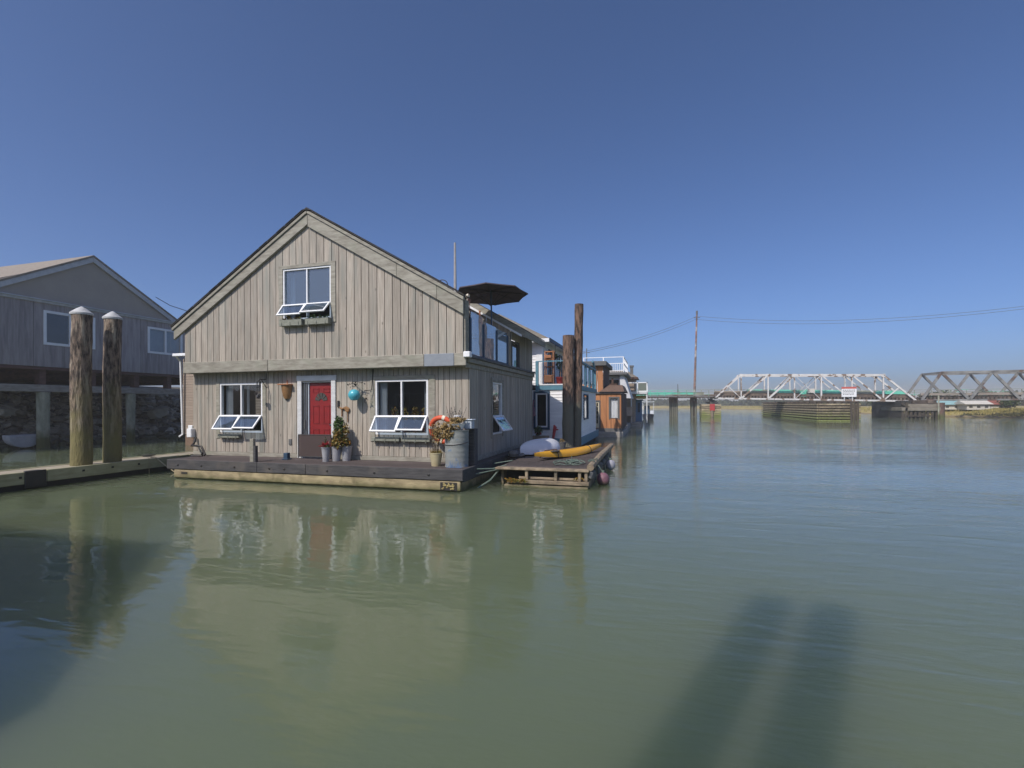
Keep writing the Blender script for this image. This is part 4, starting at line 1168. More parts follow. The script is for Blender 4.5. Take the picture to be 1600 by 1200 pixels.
# ------------------------------------------------------------------ shed on stilts at left
sh = thing('stilt_building', 'long grey plywood building with taupe gable standing on posts over the bank', 'building', (-30, 18, 3.8))
FX = -27.45
fs_ = lambda u, z, t: (FX + t, u, z)
W1 = (15.75, 17.95, 4.86, 6.48); W2 = (20.64, 22.75, 4.96, 6.46)
m = MB(); board_wall(m, fs_, 10.5, 24.2, 3.82, lambda u: 6.8, [W1, W2], 1.22, .012, 0, .02, jit=0)
m.build('wall', M['plywood'], sh, bevel=.004)
m = MB(); board_wall(m, fs_, 10.5, 24.2, 3.82, lambda u: 6.8, [W1, W2], 99, 0, -.12, -.002)
m.box(-42, FX - .13, 10.5, 10.6, 3.82, 7); m.box(-42, FX - .13, 24.1, 24.2, 3.82, 7); m.box(-42, -41.9, 10.6, 24.1, 3.82, 7)
m.build('wall_backing', M['gap'], sh)
SP = (17.85, 9.45)
gz = lambda y: SP[1] - (.575 if y < SP[0] else .555) * abs(y - SP[0])
m = MB(); m.prism([(FX - .1, 12.9, 6.95), (FX - .1, 22.4, 6.95), (FX - .1, SP[0], SP[1])], (.09, 0, 0)); m.build('gable_wall', M['stucco'], sh)
m = MB(); m.mbox(fs_, 10.5, 24.2, 6.80, 6.90, 0, .10)
m.mbox(fs_, 10.5, 24.2, 6.902, 6.96, -.05, .16); m.build_each('trim_board', M['fasciawhite'], sh, bevel=.01)


def gb(mb, ya, yb, x0, x1, d0, d1, f=gz):
    mb.hexa([(x0, ya, f(ya) - d1), (x1, ya, f(ya) - d1), (x1, yb, f(yb) - d1), (x0, yb, f(yb) - d1), (x0, ya, f(ya) - d0), (x1, ya, f(ya) - d0), (x1, yb, f(yb) - d0), (x0, yb, f(yb) - d0)])


m = MB(); gb(m, 12.6, SP[0] - .002, FX + .02, FX + .10, -.10, .16); gb(m, SP[0] + .002, 22.6, FX + .02, FX + .10, -.10, .16); m.build('rake_board', M['fasciawhite'], sh, bevel=.01)
m = MB(); gb(m, 12.5, SP[0], -42, FX + .12, -.20, -.104); gb(m, SP[0] + .001, 22.7, -42, FX + .12, -.20, -.104); m.build('roof', M['roofpale'], sh)
m = MB(); m.tube([(FX - 2.2, 20.2, 8.0), (FX - 2.2, 20.2, 9.15)], .12, 12); m.lathe([(.17, 0), (.17, .1)], (FX - 2.2, 20.2, 9.1), 12); m.build('vent_pipe', M['greytrim'], sh)
for Wn in (W1, W2):
    wo = window(sh, fs_, Wn[0], Wn[1], Wn[2], Wn[3], .05, .12, 1, M['white'], M['glass'])
    if Wn is W2:
        bl = MB()
        for k in range(22): bl.box(FX - .16, FX - .13, Wn[0] + .1, Wn[1] - .1, Wn[2] + .1 + k * .062, Wn[2] + .14 + k * .062)
        bl.build('blind_or_reflection', M['pale'], wo)
m = MB(); m.box(-41, FX - .7, 10.7, 24, 4.0, 4.05); m.box(-30, -29.95, 10.7, 24, 4.05, 6.8); m.build('interior', M['darkint'], sh)
m = MB(); m.box(FX - .35, FX - .02, 10.5, 24.2, 3.68, 3.815); m.box(-41, FX - .36, 10.5, 24.2, 3.70, 3.80)
for y in (12.2, 15.85, 18.0, 20.2, 22.1, 24.0): m.box(FX - .55, FX - .2, y - .13, y + .13, 2.99, 3.69)
for y in (12.2, 15.85, 18.0, 20.2, 22.1, 24.0): m.box(-36, FX - .56, y - .1, y + .1, 3.3, 3.69)
m.build('floor_beam', M['redbeam'], sh, bevel=.01)
m = MB(); m.box(FX - .5, FX - .15, 9.8, 24.4, 2.64, 2.98); m.build('cross_beam', M['greybeam'], sh, bevel=.02)
for y in (12.3, 15.93, 19.95, 23.9):
    m = MB(); pts = [(FX - .33, y, -1), (FX - .33, y, 1), (FX - .33, y, 2.63)]; m.tube(pts, [.25, .24, .25] if y < 18 else [.20, .20, .23], 10)
    m.build('post', M['concrete'], sh, smooth=False)
m = MB(); m.tube([(-27.4, 21.1, 8.2), (-27.2, 21.8, 7.85), (-26.5, 23.6, 7.42)] + [(-25.5, 26, 7.3), (-20, 34, 7.9)], .02, 5)
tag(m.build('overhead_wire', M['black'], loc=(-27, 21, 8)), 'black wire running from the shed roof behind the grey house', 'wire')

# ------------------------------------------------------------------ work float at right
df = thing('dock_float', 'old wooden dock float with open cubby front, moored beside the house', 'dock', (-2.6, 11.2, .3))
DX0, DX1, DY0, DY1, DT = -3.62, -1.42, 11.15, 17.3, .45
m = MB(); y = DY0 + .25
while y < DY1: m.box(DX0, DX1 - .02, y, y + .175, DT - .05, DT); y += .185
m.box(-4.02, DX0 - .005, 13.2, DY1, DT - .07, DT - .02)
m.build('deck_boards', M['dockdark'], df, bevel=.006)
m = MB()
m.box(DX0 - .05, DX1, DY0 - .02, DY0 + .24, DT - .055, DT - .005, .7)
for x in (DX0 + .72, DX0 + 1.42, DX1 - .22, DX1 - .07): m.box(x - .035, x + .035, DY0 + .02, DY0 + .12, .17, DT - .057)
m.box(DX0 + .25, DX1, DY0 - .02, DY0 + .10, .08, .165, .3); m.box(DX0 + .5, DX1 - .0, DY0 + .13, DY0 + .2, .17, .23)
m.box(DX0 + .18, DX1 - .02, DY0 - .03, DY0 + .12, -.22, .05, .8)
m.box(DX1 - .09, DX1, DY0 + .13, DY1, -.1, DT - .06)
m.box(DX0 + .02, DX0 + .08, DY0 + .26, DY1, -.1, DT - .06)
m.build('frame_timber', M['dockwood'], df, bevel=.012, seg=2)
m = MB(); m.box(DX0 + .1, DX1 - .1, DY0 + .5, DY1, -.3, DT - .07); m.build('core', M['gap'], df)
m = MB(); m.tube([(DX1 + .02, DY0 + .1, DT + .05), (DX1 + .0, 14, DT + .07), (DX1 + .04, 16.9, DT + .09)], [.085, .09, .08], 9); m.build('bumper_log', M['dockwood'], df)
for k in range(14):
    m = MB(); y = 11.3 + k * .33; m.rock((DX1 + .03, y, DT - .12 + rng.uniform(-.05, .05)), .07, .12, .14, k, sub=1)
    m.build('bumper', M['greytrim'], df)
for (x, y, z, r_, k_, lab) in ((-1.18, 11.95, .13, .155, 'buoypink', 'faded pink round buoy floating at the right edge of the dock float'), (-1.22, 14.6, .16, .14, 'buoygrey', 'pale grey buoy hanging further back on the dock float edge')):
    t = thing('buoy', lab, 'buoy', (x, y, z), 'round buoys beside the dock float')
    m = MB(); m.lathe([(r_ * math.sin(R(a_)), -r_ * 1.1 * math.cos(R(a_))) for a_ in range(0, 181, 15)], (x, y, z), 20, .5); m.build('ball', M[k_], t, smooth=True)
    m = MB(); m.lathe([(.035, 0), (.03, .05), (.0, .055)], (x, y, z + r_ * 1.08), 10); m.tube([(x, y, z + r_), (x - .1, y, DT), (DX1, y, DT + .1)], .01, 5); m.build('rope', M['greenrope'], t)
m = MB()
for j in range(5):
    cx, cy = -2.05 + rng.uniform(-.2, .2), 12.2 + rng.uniform(-.25, .25); pts = []
    for k in range(15):
        t_ = k * .55 + j; pts.append((cx + .2 * math.cos(t_) * (1 + .2 * math.sin(k + j)), cy + .25 * math.sin(t_), DT + .02 + .02 * math.sin(k * 1.7 + j) + .004 * k))
    m.tube(pts, .012, 5)
m.tube([(-1.5, 11.6, DT + .15), (-1.36, 11.7, DT + .16), (-1.33, 11.8, .3), (-1.36, 11.9, .12)], .014, 5); m.tube([(-1.52, 11.9, DT + .14), (-1.34, 12.1, DT + .17), (-1.33, 12.2, .25)], .014, 5)
m.tube([(-1.95, 12.1, DT), (-1.97, 12.1, DT + .22)], .008, 5)
t = thing('rope_coil', 'tangled pale green rope on the dock float beside the yellow kayak', 'rope', (-2, 12.1, DT)); m.build_each('strand', M['greenrope'], t)
m = MB()
m.tube([(-4.05, 10.9, .42), (-3.75, 11.2, .40), (-3.5, 11.5, .46)], .018, 6); m.tube([(-4.05, 12.2, .40), (-3.6, 12.4, .47)], .018, 6); m.tube([(-3.62, 11.45, .40), (-3.75, 11.0, .15), (-4.0, 10.75, -.02)], .02, 6)
m.tube([(-3.62, 11.3, .38), (-4.08, 10.9, .3), (-4.1, 10.6, .28)], .016, 6)
t = thing('mooring_rope', 'grey-green mooring lines tying the dock float to the house float', 'rope', (-3.7, 11.4, .4)); m.build_each('strand', M['greenrope'], t)
for i, (x, y, z, n, s, lab) in enumerate(((-3.12, 11.08, .14, 70, .13, 'green weeds sprouting from the left front timber of the dock float'), (-1.66, 11.2, .22, 26, .08, 'small bright weed growing in the right cubby of the dock float'))):
    m = MB()
    for _ in range(n):
        a_ = rng.uniform(0, 6.28); px_ = x + rng.uniform(-.22, .22) * (1 if i == 0 else .4); d_ = Vector((math.cos(a_) * .7, -abs(math.sin(a_)) * .5, rng.uniform(-.2, .9))) * s
        p0 = Vector((px_, y, z)); m.add([p0 - Vector((.008, 0, 0)), p0 + d_ * .6 + Vector((.008, 0, .02)), p0 + d_ + Vector((0, 0, -.03)), p0 + Vector((.008, 0, 0))], [(0, 1, 2, 3)])
    tag(m.build('weeds', M['leafy'], recalc=False, loc=(x, y, z)), lab, 'weeds')
m = MB(); m.lathe([(.07, 0), (.13, .02), (.16, .10), (.13, .18), (.07, .2)], (-3.82, 13.3, .46), 18); m.lathe([(.22, 0), (.26, .05), (.22, .1), (.16, .1), (.16, 0), (.22, 0)], (-3.8, 13.5, .45), 20)
tag(m.build('coiled_hose', M['greytrim'], smooth=True, loc=(-3.8, 13.4, .45)), 'coiled grey hose lying between the house and the white canoe', 'hose')


# hulls
def hull(name, P, A, L_, B_, H_, m_, parent=None, flip=True, n=26, k=14, pw=2.2, rock=.05):
    """overturned hull: P start point, A heading angle"""
    ca, sa = math.cos(A), math.sin(A); mb = MB(); vs = []; fs = []
    for i in range(n + 1):
        s = i / n; x = s * L_; wv = B_ / 2 * (1 - abs(2 * s - 1) ** pw); wv = max(wv, .004)
        hh = H_ * (.45 + .55 * (1 - abs(2 * s - 1) ** 3))
        base = rock * (abs(2 * s - 1) ** 2)
        for j in range(k + 1):
            t_ = math.pi * j / k
            y = -wv * math.cos(t_); z = base + hh * (math.sin(t_) ** .8)
            vs.append((P[0] + ca * x - sa * y, P[1] + sa * x + ca * y, P[2] + z))
    for i in range(n):
        for j in range(k): q = i * (k + 1) + j; fs.append((q, q + 1, q + k + 2, q + k + 1))
    mb.add(vs, fs)
    # flat underside
    mb.add([vs[i * (k + 1)] for i in range(n + 1)] + [vs[i * (k + 1) + k] for i in range(n + 1)], [(i, i + 1, n + 2 + i, n + 1 + i) for i in range(n)])
    return mb


cn = thing('canoe', 'white canoe lying upside down on the dock float against the house', 'canoe', (-3.4, 14.8, .47))
hull('hull', (-3.72, 13.62, .46), R(73), 2.35, .90, .42, None, pw=2.6).build('hull', M['whiteship'], cn, smooth=True)
m = MB(); ca, sa = math.cos(R(73)), math.sin(R(73))
pts = [(-3.72 + ca * 2.35 * k / 20, 13.62 + sa * 2.35 * k / 20, .46 + .05 * (abs(k / 10 - 1)) ** 2 + .42 * (.45 + .55 * (1 - abs(k / 10 - 1) ** 3)) + .002) for k in range(21)]
m.tube(pts, .014, 6); m.build('keel', M['whiteship'], cn, smooth=True)
ky = thing('kayak', 'bright yellow kayak lying tilted along the dock float', 'kayak', (-2.4, 14.3, .47))
ang = math.atan2(15.75 - 12.45, -1.72 + 3.02)
hull('hull', (-3.00, 12.40, .47), ang, 3.75, .42, .19, None, pw=1.7, rock=.13).build('hull', M['yellow'], ky, smooth=True)
m = MB(); c_ = Vector((-2.62, 13.2, .66))
pts = [c_ + Vector((.20 * math.cos(a_) * math.cos(ang) - .12 * math.sin(a_) * math.sin(ang), .20 * math.cos(a_) * math.sin(ang) + .12 * math.sin(a_) * math.cos(ang), .0)) for a_ in [k * math.pi / 8 for k in range(16)]]
m.prism(pts, (0, 0, .02)); m.build('scupper', M['darkint'], ky)
for q in (.25, .75):
    c_ = Vector((-3.00 + math.cos(ang) * 3.75 * q, 12.40 + math.sin(ang) * 3.75 * q, .47)); n_ = Vector((-math.sin(ang), math.cos(ang), 0)); pts = []
    for k in range(13):
        t_ = math.pi * k / 12; pts.append(c_ + n_ * (-.150 * math.cos(t_)) + Vector((0, 0, .035 + .185 * math.sin(t_) ** .8)))
    m = MB(); m.tube(pts, .012, 5); m.build('strap', M['black'], ky)
m = MB(); m.tube([(-3.00 + math.cos(ang) * .05, 12.40 + math.sin(ang) * .05, .60), (-3.03, 12.36, .66), (-2.98, 12.46, .68)], .012, 5); m.build('handle', M['black'], ky)
m = MB(); m.prism([(-3.0, 12.95, .47), (-2.86, 13.1, .62), (-2.55, 13.3, .66), (-2.7, 13.55, .64), (-3.0, 13.3, .56)], (0, 0, .06)); tag(m.build('brown_tarp', M['brown_or_shaded'], loc=(-2.8, 13.2, .47), bevel=.02), 'crumpled brown cloth between the white canoe and yellow kayak', 'cloth')

# mooring piles at the back of the dock float
for (x, y, r_, zt, lean, lab) in ((-2.94, 17.15, .20, 4.40, .05, 'shorter thick weathered mooring pile, left of the joined pair behind the canoe'), (-2.68, 17.45, .155, 5.55, .13, 'tallest dark mooring pile, right of the joined pair behind the canoe')):
    m = MB(); n = 26
    pts = [(x + lean * (k / n), y, -1 + (zt + 1) * k / n) for k in range(n + 1)]
    m.tube(pts, [r_ * (1 + .04 * math.sin(k * 1.3) + (.0 if k < n else -.03)) for k in range(n + 1)], 22, r=rng.random())
    tag(m.build('mooring_pile', M['pile2'], smooth=True, loc=(x, y, 0)), lab, 'piling', 'joined mooring piles')
t = thing('potted_plant', 'small grey pot at the foot of the joined mooring piles', 'potted plant', (-3.02, 16.55, .45))
pot(t, (-3.02, 16.55, .45), .10, .14, .2, 'greytrim')
m = MB(); m.leaves((-3.02, 16.55, .72), (.1, .1, .06), 50, .06, .5); m.build('foliage', M['leafdry'], t, recalc=False)

# two piles behind the photographer: their shadows fall over the water in front
for (x, y, lab) in ((-1.45, -1.15, 'left tall pile behind the viewpoint whose shadow lies on the water'), (-.92, -1.22, 'right tall pile behind the viewpoint whose shadow lies on the water')):
    m = MB(); m.tube([(x, y, -1), (x, y, 7.4)], .18, 20)
    tag(m.build('mooring_pile', M['pile2'], smooth=True, loc=(x, y, 0)), lab, 'piling', 'piles behind the viewpoint')

# ------------------------------------------------------------------ white floating house
n_before = set(bpy.data.objects)
wh = thing('floating_house', 'white clapboard floating house with blue trim and upstairs balcony', 'house', (-4.5, 19, .4))
WY, WX = 18.9, -2.86
wf = lambda u, z, t: (u, WY - t, z)
wsx = lambda u, z, t: (WX + t, u, z)
O1 = (-4.50, -4.02, 1.05, 2.40)
m = MB(); clap_wall(m, wf, -7.6, WX, .62, 2.52, [O1], .115); m.build('wall', M['clap'], wh)
O2 = (20.6, 22.0, 1.30, 2.40)
m = MB(); clap_wall(m, wsx, WY, 25.2, .62, 2.52, [O2], .115); m.build('wall', M['clap'], wh)
m = MB(); m.mbox(wf, WX - .10, WX + .035, .6, 2.52, .03, .045); m.mbox(wsx, WY - .04, WY + .08, .6, 2.52, .03, .045); m.build('corner_board', M['white'], wh)
m = MB(); m.box(-7.5, WX - .04, WY + .6, 25.2, .5, .6); m.box(-7.5, WX - .04, 25.1, 25.2, .5, 2.5); m.box(-7.6, -7.5, WY, 25.2, .5, 2.5); m.box(-7.5, WX - .05, WY + 1.8, WY + 1.85, .6, 2.5); m.build_each('wall_backing', M['gap'], wh)
m = MB(); m.mbox(wsx, WY - .1, 26.1, .28, .62, -.2, .06); m.mbox(wf, -7.6, WX + .06, .3, .62, -.1, .03); m.build('skirt_board', M['bluetrim'], wh, bevel=.01)
m = MB(); m.box(-7.7, WX - .1, WY + .1, 26, -.3, .28); m.build('float_base', M['gap'], wh)
m = MB(); m.box(-7.6, WX + .04, WY - .03, 25.3, 2.62, 2.72); m.build('balcony_floor', M['greytrim'], wh)
m = MB(); m.mbox(wf, -4.42, WX + .06, 2.52, 2.715, .032, .06); m.mbox(wsx, WY - .05, 25.3, 2.52, 2.72, .042, .07)
m.mbox(wf, -4.48, -4.36, 2.45, 3.66, .065, .14); m.build('balcony_fascia', M['bluetrim'], wh, bevel=.008)
m = MB(); m.mbox(wf, -7.6, WX + .06, 2.716, 2.76, .0, .07); m.build('balcony_fascia', M['white'], wh)
rb = MB()
rb.mbox(wf, -4.48, WX + .03, 3.64, 3.68, .02, .07)
rb.mbox(wsx, WY, 25.2, 3.66, 3.74, -.04, .05)
for y in (20.0, 21.4, 22.8, 24.2, 25.1): rb.mbox(wsx, y - .05, y + .05, 2.72, 3.66, -.05, .05)
for y in (20.0, 21.4, 22.8, 24.2):
    rb.beam((WX, y, 2.72), (WX + .02, y + .35, 2.95), .05, .08)
rb.mbox(wf, WX - .08, WX + .05, 2.72, 3.72, -.05, .06)
# arched screen at the far end
for k in range(8):
    a0, a1 = R(90 * k / 8), R(90 * (k + 1) / 8)
    rb.beam((WX, 24.0 + 1.3 * math.sin(a0), 2.9 + 1.15 * math.cos(a0)), (WX, 24.0 + 1.3 * math.sin(a1), 2.9 + 1.15 * math.cos(a1)), .08, .09)
rbo = rb.build('balcony_railing', M['bluetrim'], wh)
pn = MB(); pn.mbox(wf, -4.3, WX - .1, 2.80, 3.6, .0, .008); pn.build('glass_panel', glass_mat('pale_glass', (.9, .93, .95), 1.0), rbo)
for (y0, y1) in ((20.1, 21.3), (21.5, 22.7), (22.9, 24.1)):
    pn = MB(); pn.mbox(wsx, y0, y1, 2.80, 3.6, -.004, .004); pn.build('glass_panel', M['railglass'], rbo)
w1 = window(wh, wf, *O1, .05, .055, 0, M['white'], M['glass'])
m = MB()
for (a, b, c_, d_) in ((O1[0] - .09, O1[0], O1[2] - .09, O1[3] + .09), (O1[1], O1[1] + .09, O1[2] - .09, O1[3] + .09), (O1[0], O1[1], O1[3], O1[3] + .09), (O1[0], O1[1], O1[2] - .09, O1[2])): m.mbox(wf, a, b, c_, d_, .03, .06)
m.build('casing', M['navy'], w1)
c_ = MB(); c_.box(O1[0], O1[1], WY + .5, WY + .52, O1[2], O1[3]); c_.build('interior', M['darkint'], w1)
w2 = window(wh, wsx, *O2, .06, .06, 0, M['navy'], M['glass'])
c_ = MB(); c_.box(WX - .4, WX - .38, O2[0] - .2, O2[1] + .2, O2[2], O2[3]); c_.build('curtain', mat('pale_curtain', (.4, .42, .38), (.15, .2, .12), (2, 2, 2), .9), w2)
# upper storey set back
UY, UX = 19.95, -4.50
uf = lambda u, z, t: (u, UY - t, z)
us_ = lambda u, z, t: (UX + t, u, z)
O3 = (21.3, 22.1, 2.8, 4.35); O4 = (23.9, 24.5, 3.3, 4.35)
m = MB(); clap_wall(m, uf, -8, UX, 2.72, 4.62, [], .125); clap_wall(m, us_, UY, 25.4, 2.72, 4.62, [O3, O4], .125); m.build('wall', M['clap'], wh)
m = MB(); m.mbox(uf, UX - .22, UX + .04, 2.72, 4.6, .03, .045); m.mbox(us_, UY - .04, UY + .12, 2.72, 4.6, .03, .045); m.build('corner_board', M['white'], wh)
m = MB(); m.box(-8, UX - .12, UY + .05, 25.3, 4.4, 4.6); m.box(UX - .5, UX - .45, UY + .1, 25.3, 2.72, 4.4); m.build_each('wall_backing', M['gap'], wh)
m = MB()
for o in (O3, O4): m.mbox(us_, o[0] - .06, o[0], o[2], o[3] + .06, .02, .05); m.mbox(us_, o[1], o[1] + .06, o[2], o[3] + .06, .02, .05); m.mbox(us_, o[0], o[1], o[3], o[3] + .06, .02, .05)
wx_ = m.build('window', M['navy'], wh)
p = MB()
for o in (O3, O4): p.mbox(us_, o[0], o[1], o[2], o[3], -.06, -.05)
p.build('pane', M['glass'], wx_)
# hip roof
ez = 4.66
E_ = [(-8.4, UY - .42, ez), (UX + .42, UY - .42, ez), (UX + .42, 25.9, ez), (-8.4, 25.9, ez)]
rg = [(-7.0, 21.9, 6.25), (-7.0, 24.0, 6.25)]
m = MB(); m.add(E_ + rg, [(0, 1, 4), (1, 2, 5, 4), (2, 3, 5), (3, 0, 4, 5)]); m.add([(a, b, c - .03) for a, b, c in E_], [(0, 1, 2, 3)])
m.build('roof', M['greyroof'], wh)
m = MB(); m.box(-8.4, UX + .43, UY - .46, UY - .42, ez - .14, ez + .0); m.build('fascia', M['white'], wh)
m = MB(); m.box(UX + .42, UX + .46, UY - .46, 25.9, ez - .13, ez + .02); m.build('fascia', M['navy'], wh)
m = MB(); m.box(-8.4, UX + .41, UY - .41, 25.9, ez - .05, ez - .03); m.build('soffit', M['white'], wh)
m = MB(); m.lathe([(.03, 0), (.09, .03), (.09, .1), (.0, .1)], (-3.32, WY - .09, 1.28), 12); m.build('wall_lamp', M['greytrim'], wh)

bg_ = 'things on the white house balcony'
t = thing('plant_stand', 'tan wooden shelf stand with boxes on the white house balcony', 'plant stand', (-3.98, 19.15, 2.76))
m = MB()
for z in (3.1, 3.45, 3.75, 4.05): m.box(-4.18, -3.82, 19.05, 19.35, z, z + .03)
for x in (-4.18, -3.84):
    for y in (19.05, 19.32): m.box(x, x + .03, y, y + .03, 2.76, 4.1)
m.build('frame', M['cedar'], t)
m = MB(); m.box(-4.2, -3.86, 19.0, 19.3, 2.82, 3.12); m.build('box', M['terracotta'], t, bevel=.02)
m = MB(); m.box(-4.15, -3.9, 19.0, 19.3, 3.80, 3.92); m.build('tray', M['terracotta'], t, bevel=.01)
m = MB(); m.lathe([(.13, 0), (.17, .24), (.18, .25), (.18, .28), (.0, .26)], (-3.55, 19.1, 2.76), 20); t = tag(m.build('flower_pot', M['redpaint'], smooth=True, loc=(-3.55, 19.1, 2.76)), 'bright red pot standing on the white house balcony floor', 'pot')
t = thing('hanging_basket', 'dark green hanging basket under the eave of the white house', 'hanging basket', (-3.95, 20.9, 4.1))
m = MB(); m.tube([(-4.1, 20.9, 4.6), (-4.1, 20.9, 4.1)], .01, 5); m.lathe([(.03, 0), (.12, .1), (.13, .16)], (-4.1, 20.9, 3.9), 12); m.build('basket', M['black'], t)
m = MB(); m.leaves((-4.1, 20.9, 4.05), (.17, .15, .12), 120, .09, .5); m.leaves((-4.05, 21.4, 3.75), (.14, .14, .3), 160, .09, .5); m.build('foliage', M['leaf'], t, recalc=False)
t = thing('hanging_basket', 'second hanging basket further back beneath the white house eave', 'hanging basket', (-4.1, 23.6, 4.1))
m = MB(); m.tube([(-4.2, 23.6, 4.6), (-4.2, 23.6, 4.1)], .01, 5); m.lathe([(.03, 0), (.12, .1), (.13, .16)], (-4.2, 23.6, 3.9), 12); m.build('basket', M['black'], t)
m = MB(); m.leaves((-4.2, 23.6, 4.05), (.17, .15, .16), 120, .09, .5); m.build('foliage', M['leaf'], t, recalc=False)
t = thing('wooden_planter', 'low wooden trough with a leafy plant in front of the white house window', 'planter', (-4.2, 18.2, .45))
m = MB(); m.box(-4.55, -3.85, 18.1, 18.4, .45, .75); m.build('trough', M['dockwood'], t, bevel=.01)
m = MB(); m.leaves((-4.25, 18.25, .95), (.16, .12, .2), 150, .11, .4, .3); m.build('foliage', M['leaf'], t, recalc=False)
m = MB(); m.leaves((-4.25, 18.25, .84), (.14, .1, .06), 50, .07, .5); m.build('flowers', M['redflower'], t, recalc=False)
m = MB()
for k in range(5): m.tube([(-3.78 + .02 * k, 18.55 - .02 * k, .45 + .05 * k), (-3.72 + .02 * k, 18.7, 1.15 - .02 * k)], .028, 8)
m.box(-3.76, -3.56, 18.62, 18.70, .95, 1.0)
tag(m.build('folded_chair', M['redpaint'], smooth=True, loc=(-3.7, 18.6, .45)), 'folded dark red chair leaning against the white house wall', 'chair')
m = MB(); m.tube([(-4.62, 18.7, .9), (-4.55, 18.75, 2.15)], .035, 8); m.lathe([(.1, 0), (.05, .3), (.02, .4)], (-4.56, 18.74, 1.5), 10)
tag(m.build('furled_flag', M['buoypink'], smooth=True, loc=(-4.6, 18.7, .9)), 'pinkish furled flag at the left of the white house window', 'flag')
m = MB(); y = 17.35
while y < 18.85: m.box(-7.0, -2.9, y, y + .14, .40, .44); y += .15
m.box(-7.0, -2.9, 17.4, 18.85, -.2, .39)
wdk = m.build('front_deck', M['dockdark'], wh)

# the white house stands a little further back and is a little larger than first drawn:
# size and place it as a whole, with the things standing on it
for o in [q for q in bpy.data.objects if q not in n_before and q.parent is None]:
    o.location = Vector((-3.09, 20.4, .30)) + 1.08 * (Vector(o.location) - Vector((-2.86, 18.9, .42)))
    o.scale = (1.08, 1.08, 1.08)

# ------------------------------------------------------------------ cedar floating house
oh = thing('floating_house', 'orange cedar floating house with glazed door and small brown hip roof', 'house', (-3, 29.6, .3))
OY, OX = 29.6, -1.83
of = lambda u, z, t: (u, OY - t, z)
os_ = lambda u, z, t: (OX + t, u, z)
WO = (-2.50, -2.02, 1.10, 2.32); DO = (-3.66, -3.14, .55, 2.12)
m = MB(); board_wall(m, of, -6.5, OX, .5, lambda u: 2.66, [WO, DO], .32, .02, 0, .02); m.build('wall', M['cedar'], oh)
m = MB(); board_wall(m, os_, OY, 35.0, .5, lambda u: 2.66, [], .32, .02, 0, .02); m.build('wall', M['brown_or_shaded'], oh)  # side boards carry their shade as a darker cedar colour
m = MB(); m.box(-6.4, OX - .02, OY + .6, 35, .4, 2.6); m.build('wall_backing', M['darkint'], oh)
m = MB(); m.mbox(of, -6.5, OX + .12, 2.60, 2.70, 0, .12); m.mbox(of, -6.5, OX + .03, .32, .52, 0, .05)
for o in (WO, DO):
    m.mbox(of, o[0] - .07, o[0], o[2] - .05, o[3] + .08, .02, .05); m.mbox(of, o[1], o[1] + .08, o[2] - .05, o[3] + .08, .02, .05); m.mbox(of, o[0], o[1], o[3], o[3] + .08, .02, .05)
m.build_each('trim_board', M['greytrim'], oh)
ow = window(oh, of, *WO, .03, .04, 0, M['greytrim'], M['clearglass']); drape(ow, WO[0] + .02, WO[1] - .02, OY + .08, WO[2], WO[3], 5, 'white')
dd = MB()
for x in (DO[0], DO[1] - .07): dd.mbox(of, x, x + .07, DO[2], DO[3], -.05, .01)
for z in (DO[2], DO[3] - .08): dd.mbox(of, DO[0], DO[1], z, z + (.25 if z < 1 else .08), -.048, .008)
for k in range(1, 3): dd.mbox(of, DO[0] + k * .173 - .012, DO[0] + k * .173 + .012, DO[2], DO[3], -.04, 0)
for k in range(1, 5): dd.mbox(of, DO[0], DO[1], DO[2] + .25 + k * .25, DO[2] + .275 + k * .25, -.038, .002)
dd_ = dd.build('door', mat('cream_door', (.55, .50, .38), rough=.6), oh)
pn = MB(); pn.mbox(of, DO[0] + .05, DO[1] - .05, DO[2] + .2, DO[3] - .06, -.03, -.02); pn.build('pane', M['glass'], dd_)
m = MB(); e = 2.70
EE = [(-3.12, OY - .2, e), (OX + .18, OY - .2, e), (OX + .18, 34, e), (-3.12, 34, e)]; T_ = [(-2.70, OY + .9, 3.13), (OX + .0, OY + .9, 3.13), (OX, 33.5, 3.13), (-2.7, 33.5, 3.13)]
m.add(EE + T_, [(0, 1, 5, 4), (1, 2, 6, 5), (2, 3, 7, 6), (3, 0, 4, 7), (4, 5, 6, 7), (3, 2, 1, 0)]); m.build('roof', M['brownroof'], oh)
m = MB(); board_wall(m, lambda u, z, t: (u, OY + .25 - t, z), -6.5, -2.92, 2.7, lambda u: 4.3, [], .30, .02, 0, .02); m.build('wall', M['cedar'], oh)
m = MB(); board_wall(m, lambda u, z, t: (-2.92 + t, u, z), OY + .26, 34, 2.7, lambda u: 4.3, [], .30, .02, 0, .02); m.build('wall', M['brown_or_shaded'], oh)  # upper side: shade likewise put into the board colour
m = MB(); m.box(-6.6, -2.70, OY - .05, 34.2, 4.28, 4.56); m.build('flat_roof', M['greytrim'], oh, bevel=.02)
m = MB(); m.box(-3.5, OX + .1, OY - .3, OY + .0, -.2, .32); m.box(-6, OX + .08, OY, 36, -.2, .32); m.build('float_base', M['greybeam'], oh, bevel=.02)
m = MB(); m.box(-4.5, -3.2, OY - .5, OY - .05, .30, .36); m.build('step', M['offwhite'], oh)


